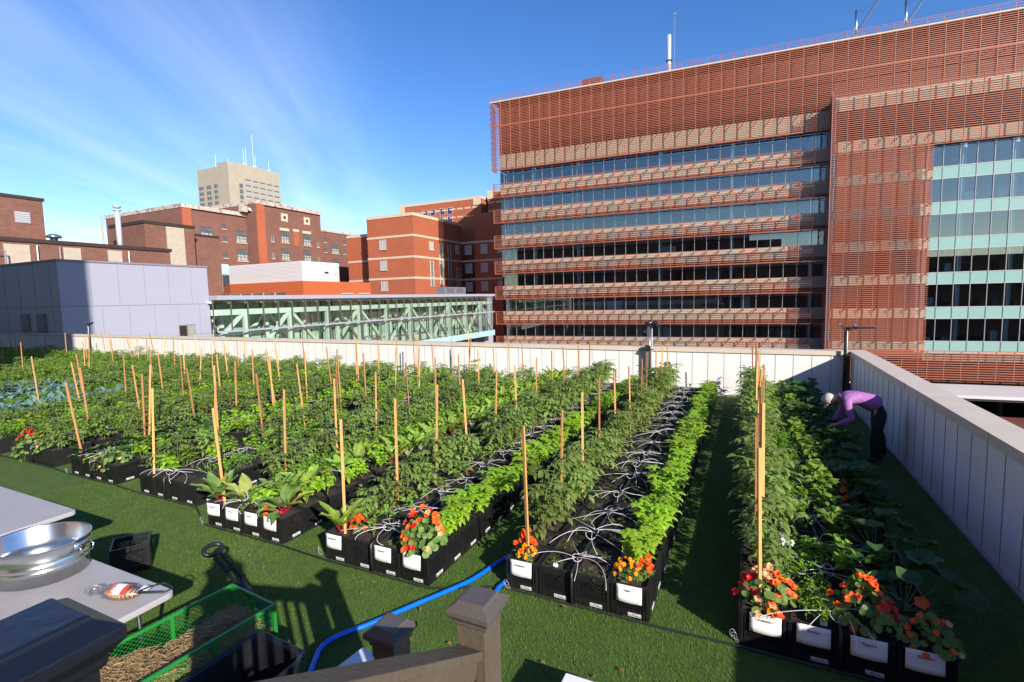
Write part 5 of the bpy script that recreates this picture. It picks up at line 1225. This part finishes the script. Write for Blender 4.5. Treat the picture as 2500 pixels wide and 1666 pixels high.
for (x0, x1, y0, y1, h_) in ((-.25, .25, -.66, -.05, .15), (-.25, .25, -.05, .55, .05)):
    nx = 26; vs = []; fs = []
    for i in range(nx):
        for j in range(nx): vs.append((x0+(x1-x0)*i/(nx-1), y0+(y1-y0)*j/(nx-1), zf+(h_*random.uniform(.9, 1.03) if 0 < i < nx-1 and 0 < j < nx-1 else h_*.4)))
    for i in range(nx-1):
        for j in range(nx-1): fs.append((i*nx+j, (i+1)*nx+j, (i+1)*nx+j+1, i*nx+j+1))
    b.add(vs, fs, 'straw')
o = b.build('hay_bale', None, (-3.46, 1.80, 0), R_(-5)); tag(o, 'packed straw flake lying on the green wagon bed', 'straw bale')
# black bin
t = thing('black_bin', 'glossy black plastic bin beside the green wagon', 'bin', (-2.86, 1.62, 0), R_(-3))
def rrect(w2, d2, r, n=5):
    p = []
    for cx, cy, a0 in ((w2-r, d2-r, 0), (-w2+r, d2-r, 90), (-w2+r, -d2+r, 180), (w2-r, -d2+r, 270)):
        for j in range(n): a = R_(a0+j*90/(n-1)); p.append((cx+r*math.cos(a), cy+r*math.sin(a)))
    return p
b = MB(); rings = [(.20, .50, .05, .02), (.235, .56, .07, .46), (.26, .585, .08, .47), (.265, .59, .08, .49), (.255, .58, .08, .495), (.225, .55, .07, .48), (.19, .49, .05, .05)]
vs = []; 
for w2, d2, r, z in rings: vs += [(x, y, z) for x, y in rrect(w2, d2, r)]
n = 20; fs = [(i*n+j, i*n+(j+1) % n, (i+1)*n+(j+1) % n, (i+1)*n+j) for i in range(len(rings)-1) for j in range(n)]+[tuple(range(n-1, -1, -1)), tuple((len(rings)-1)*n+j for j in range(n))]
b.add(vs, fs, 'black')
for i in range(4): b.bar((-.12+i*.08, -.45, .062), (-.12+i*.08, .45, .062), .012, .012, 'black')
b.build('tub_body', t)

# ================= STAIR AND RAILINGS =================
AX, AY, AZ = -.855, 1.46, 1.735; m_ = .57
dk = thing('stair_railing', 'brown composite stair railing with square post caps in the foreground', 'railing')
def post(parent, x, y, ztop, s=.075, zb=0.):
    b = MB(); b.box((x-.058, y-.058, zb), (x+.058, y+.058, ztop-.055), 'deck'); b.build('post', parent, bevel=.003)
    b = MB(); n = 4
    def sq(h, z): return [(x-h, y-h, z), (x+h, y-h, z), (x+h, y+h, z), (x-h, y+h, z)]
    prof = [(.060, ztop-.085), (.066, ztop-.078), (.066, ztop-.066), (.080, ztop-.050), (.084, ztop-.045), (.084, ztop-.026), (.056, ztop-.008), (.054, ztop-.002), (.050, ztop)]
    vs = []
    for h, z in prof: vs += sq(h, z)
    fs = [(i*4+j, i*4+(j+1) % 4, (i+1)*4+(j+1) % 4, (i+1)*4+j) for i in range(len(prof)-1) for j in range(4)]+[(3, 2, 1, 0), tuple((len(prof)-1)*4+j for j in range(4))]
    b.add(vs, fs, 'deckcap'); b.build('post_cap', parent, bevel=.002)
post(dk, AX, AY, AZ); post(dk, -.905, .296, 2.345)
def rail(parent, x, ya, za, yb, zb_):
    L = [(x, ya, za), (x, yb, zb_)]
    b = MB(); b.bar(L[0], L[1], .095, .030, 'deck'); b.build('top_rail', parent, bevel=.004)
    b = MB(); b.bar((x, ya, za-.019), (x, yb, zb_-.019), .070, .008, 'deck'); b.bar((x, ya, za-.060), (x, yb, zb_-.060), .045, .072, 'deck'); b.bar((x, ya, za-.104), (x, yb, zb_-.104), .056, .014, 'deck'); b.build('under_rail', parent, bevel=.003)
    b = MB(); b.bar((x, ya, za-.70), (x, yb, zb_-.70), .05, .06, 'deck'); b.build('bottom_rail', parent, bevel=.003)
    n = int(abs(yb-ya)/.11)
    for i in range(1, n): 
        y = ya+(yb-ya)*i/n; z = za+(zb_-za)*i/n; b = MB(); b.box((x-.016, y-.016, z-.69), (x+.016, y+.016, z-.09), 'deck'); b.build('baluster', parent)
rail(dk, AX, AY-.06, AZ-.175, .395, AZ-.175+m_*(AY-.06-.395)); 
rl2 = thing('railing_post', 'dark shaded square railing post behind the stair rail', 'railing post', (0, 0, 0)); post(rl2, -1.385, 1.61, 1.395)
stw = thing('wooden_stair', 'brown composite stair below the railing', 'stair')
b = MB()
for i in range(7):
    y = 2.35-i*.29; z = .165*(i+1); b.box((AX+.07, y-.29, z-.03), (.35, y, z), 'deck')
b.build('treads', stw)
b = MB(); b.box((AX+.07, -2, 1.20), (1.3, .3, 1.25), 'deck'); b.build('landing', stw)
b = MB(); b.bar((AX+.09, 2.5, .0), (AX+.09, .3, 1.15), .04, .25, 'deck'); b.bar((.35, 2.5, .0), (.35, .3, 1.15), .04, .25, 'deck'); b.build('stringer', stw)
# white foam box, pale lid
t = thing('foam_box', 'white foam box cut off at the bottom edge on the turf', 'box', (0, 0, 0)); b = MB(); b.box((-1.075, 2.45, .0), (-.66, 2.985, .225), 'paper'); b.build('body', t, bevel=.01); b = MB(); b.box((-1.085, 2.44, .226), (-.65, 2.995, .25), 'paper'); b.build('lid', t, bevel=.008)
def onz(px_, py_, z):
    d = atp(px_, py_, 1.0)-EYEP; return EYEP+d*((z-EYE)/d.z)
pa, pb_ = onz(886, 1579, .5), onz(840, 1614, .5)
t = thing('pale_lid', 'pale plastic lid with blue shade in its colour peeking out behind the dark railing post', 'lid', (pa.x, pa.y, .5)); dv = (pb_-pa).normalized(); pv = Vector((-dv.y, dv.x, 0))
b = MB(); b.prism([(0, 0), (dv.x*.42, dv.y*.42), (dv.x*.42+pv.x*.3, dv.y*.42+pv.y*.3), (pv.x*.3, pv.y*.3)], -.04, 0, 'shaded_white'); b.build('lid', t, bevel=.006)
b = MB(); b.prism([(dv.x*.02+pv.x*.02, dv.y*.02+pv.y*.02), (dv.x*.40+pv.x*.02, dv.y*.40+pv.y*.02), (dv.x*.40+pv.x*.28, dv.y*.40+pv.y*.28), (dv.x*.02+pv.x*.28, dv.y*.02+pv.y*.28)], -.5, -.041, 'blue'); b.build('bin_body', t, bevel=.01)

# ================= PERSON =================
def skin(name, verts, edges, parent, k, sub=2, root=0):
    me = bpy.data.meshes.new(name); me.from_pydata([v[:3] for v in verts], edges, []); o = bpy.data.objects.new(name, me); C.objects.link(o)
    md = o.modifiers.new('s', 'SKIN'); md.use_smooth_shade = True; md.branch_smoothing = .6
    for i, v in enumerate(verts):
        sv = me.skin_vertices[0].data[i]; r = v[3]; sv.radius = (r, r) if not isinstance(r, tuple) else r; sv.use_root = (i == root)
    ss = o.modifiers.new('b', 'SUBSURF'); ss.levels = sub; ss.render_levels = sub
    dg = bpy.context.evaluated_depsgraph_get(); dg.update(); m2 = bpy.data.meshes.new_from_object(o.evaluated_get(dg)); o.modifiers.clear(); o.data = m2; m2.materials.clear(); m2.materials.append(MT[k])
    m2.polygons.foreach_set('use_smooth', [True]*len(m2.polygons)); o.parent = parent; return o
pt = thing('person', 'person in violet top, black trousers and pale cap bending over the zucchini', 'person', (1.90, 9.72, 0))
# local: faces -x; hips above the feet
PEL = (.02, 0, .93); 
torso = [(.04, 0, .90, (.11, .10)), (-.10, 0, .98, (.11, .105)), (-.25, 0, 1.03, (.115, .11)), (-.40, 0, 1.04, (.12, .11)), (-.50, 0, 1.02, (.10, .09)), (-.58, 0, .985, .055), (-.645, 0, .965, .075), (-.70, 0, .93, .088), (-.735, 0, .885, .062)]
V = list(torso); E_ = [(i, i+1) for i in range(len(torso)-1)]
def chain(start, pts):
    p = start
    for q in pts: V.append(q); E_.append((p, len(V)-1)); p = len(V)-1
    return p
wr = []
for sy, el, hd_ in ((-1, (-.38, -.27, .72), (-.585, -.23, .60)), (1, (-.47, .24, .70), (-.62, .17, .52))):
    wr.append(chain(3, [(-.45, sy*.17, .99, .062), (-.43, sy*.22, .86, .048), (*el, .042), ((el[0]+hd_[0])/2, (el[1]+hd_[1])/2, (el[2]+hd_[2])/2, .036), (*hd_, .026), (hd_[0]-.05, hd_[1], hd_[2]-.015, (.036, .018)), (hd_[0]-.085, hd_[1], hd_[2]-.03, (.034, .016))]))
for sy, fo in ((-1, -.05), (1, .10)):
    chain(0, [(.02, sy*.09, .84, .07), (-.02+fo*.3, sy*.12, .52, .055), (fo*.7, sy*.12, .42, .060), (fo+.02, sy*.12, .10, .040), (fo, sy*.12, .05, .042), (fo-.10, sy*.13, .03, .04), (fo-.18, sy*.13, .025, .03)])
body = skin('body', V, E_, pt, 'skin')
# fingers, welded to the body mesh
FV = MB()
for sy, hd_ in ((-1, (-.585, -.23, .60)), (1, (-.62, .17, .52))):
    bx_ = Vector((hd_[0]-.085, hd_[1], hd_[2]-.03))
    for i, L_ in enumerate((.060, .070, .066, .052)):
        o_ = bx_+Vector((0, (i-1.5)*.018, 0)); FV.tube([o_+Vector((.02, 0, .004)), o_+Vector((-L_*.45, 0, -.008)), o_+Vector((-L_*.8, 0, -.028)), o_+Vector((-L_*.85, 0, -.05))], [.0095, .009, .008, .006], 'skin', 6)
    o_ = Vector(hd_)+Vector((-.03, -sy*.03, -.01)); FV.tube([o_, o_+Vector((-.03, -sy*.018, -.01)), o_+Vector((-.055, -sy*.016, -.025))], [.012, .010, .007], 'skin', 6)
# nose and ears
FV.tube([(-.775, 0, .915), (-.80, 0, .885), (-.785, 0, .872)], [.010, .014, .009], 'skin', 6)
for sy in (-1, 1): FV.tube([(-.665, sy*.078, .95), (-.675, sy*.094, .93), (-.69, sy*.082, .905)], [.010, .014, .009], 'skin', 6)
me2 = FV.mesh('f', True); bmx = bpy.data.meshes.new('body')
import bmesh
bm = bmesh.new(); bm.from_mesh(body.data); bm.from_mesh(me2); bm.to_mesh(body.data); bm.free()
# eyes and mouth
b = MB()
for sy in (-1, 1): b.lathe([(0, -.012), (.012, 0), (0, .012)], 'dark', 8, (-.776, sy*.03, .935))
b.box((-.772, -.025, .846), (-.762, .025, .852), 'redstem'); b.build('face_features', pt)
V = [(x, y, z, tuple(q+.034 for q in r) if isinstance(r, tuple) else r+.03) for x, y, z, r in torso[1:5]]; V[0] = (.055, 0, .895, (.182, .168)); V.append((-.545, 0, 1.0, .068)); E_ = [(0, 1), (1, 2), (2, 3), (3, 4)]
for sy, el, hd_ in ((-1, (-.38, -.27, .72), (-.585, -.23, .60)), (1, (-.47, .24, .70), (-.62, .17, .52))):
    chain(2, [(-.45, sy*.17, .99, .082), (-.43, sy*.22, .86, .064), (*el, .056), ((el[0]+hd_[0])/2, (el[1]+hd_[1])/2, (el[2]+hd_[2])/2, .048), (hd_[0]*.93+el[0]*.07, hd_[1]*.93+el[1]*.07, hd_[2]*.93+el[2]*.07, .036)])
skin('shirt', V, E_, pt, 'shirt')
V = [(-.05, 0, .94, (.165, .15)), (.045, 0, .88, (.175, .16))]; E_ = [(0, 1)]
for sy, fo in ((-1, -.05), (1, .10)): chain(1, [(.03, sy*.10, .80, .115), (-.01+fo*.3, sy*.12, .50, .082), (fo*.7, sy*.12, .40, .078), (fo+.02, sy*.12, .05, .064)])
skin('trousers', V, E_, pt, 'trousers')
for sy, fo in ((-1, -.05), (1, .10)):
    skin('shoe', [(fo+.03, sy*.12, .05, .052), (fo-.06, sy*.125, .04, .048), (fo-.17, sy*.13, .03, .040)], [(0, 1), (1, 2)], pt, 'darksteel', 2)
hm = Matrix.Translation((-.672, 0, .965)) @ Matrix.Rotation(R_(-58), 4, 'Y')
b = MB(); b.lathe([(.105, -.01), (.106, .02), (.098, .06), (.07, .09), (.03, .104), (0, .107)], 'capcloth', 18, M4=hm)
b.build('cap', pt, smooth=True)
b = MB(); vs = []; 
for a in np.linspace(-1.1, 1.1, 9): vs += [hm @ Vector((-math.cos(a)*.10, math.sin(a)*.10, -.004)), hm @ Vector((-math.cos(a)*.10-.075*math.cos(a*1.3), math.sin(a)*.098, -.022))]
b.add(vs, [(2*i, 2*i+1, 2*i+3, 2*i+2) for i in range(8)], 'capcloth'); o = b.build('cap_visor', pt, smooth=True); sm = o.modifiers.new('t', 'SOLIDIFY'); sm.thickness = .004
b = MB(); b.lathe([(.098, -.035), (.101, -.01), (.09, .0)], 'dark', 14, M4=Matrix.Translation((-.655, 0, .967)) @ Matrix.Rotation(R_(-58), 4, 'Y')); b.build('hair', pt, smooth=True)

# photographer standing on the landing
ph = thing('person', 'photographer standing on the stair landing behind the railing', 'person', (.04, -.30, 1.25))
V = [(0, 0, .90, (.15, .11)), (0, 0, 1.08, (.14, .10)), (0, 0, 1.28, (.17, .11)), (0, 0, 1.38, .10), (0, 0, 1.46, .055), (0, .01, 1.53, .075), (0, .02, 1.62, .095), (0, .02, 1.69, .075)]; E_ = [(i, i+1) for i in range(7)]
for sx in (-1, 1):
    chain(2, [(sx*.19, 0, 1.36, .06), (sx*.30, .02, 1.16, .045), (sx*.17, .12, 1.33, .04), (sx*.10, .15, 1.47, .028), (sx*.06, .16, 1.52, .03)])
    chain(0, [(sx*.10, 0, .80, .095), (sx*.11, .01, .48, .06), (sx*.11, -.02, .10, .042), (sx*.11, .03, .04, .045), (sx*.12, .12, .03, .035)])
skin('body', V, E_, ph, 'skin')
V = [(0, 0, .86, (.175, .13)), (0, 0, 1.08, (.165, .125)), (0, 0, 1.28, (.19, .13)), (0, 0, 1.38, .12)]; E_ = [(0, 1), (1, 2), (2, 3)]
for sx in (-1, 1): chain(2, [(sx*.19, 0, 1.36, .078), (sx*.30, .02, 1.16, .06), (sx*.17, .12, 1.33, .052), (sx*.12, .14, 1.43, .04)])
skin('shirt', V, E_, ph, 'darksteel')
V = [(0, 0, .90, (.165, .13))]; E_ = []
for sx in (-1, 1): chain(0, [(sx*.10, 0, .80, .11), (sx*.11, .01, .48, .078), (sx*.11, -.01, .09, .06)])
skin('trousers', V, E_, ph, 'trousers')
b = MB(); b.lathe([(.102, -.06), (.106, 0), (.09, .06), (.05, .10), (0, .112)], 'dark', 16, (0, 0, 1.63)); b.build('hair', ph, smooth=True)
b = MB(); b.box((-.07, .13, 1.49), (.07, .20, 1.56), 'black'); b.build('camera_body', ph)
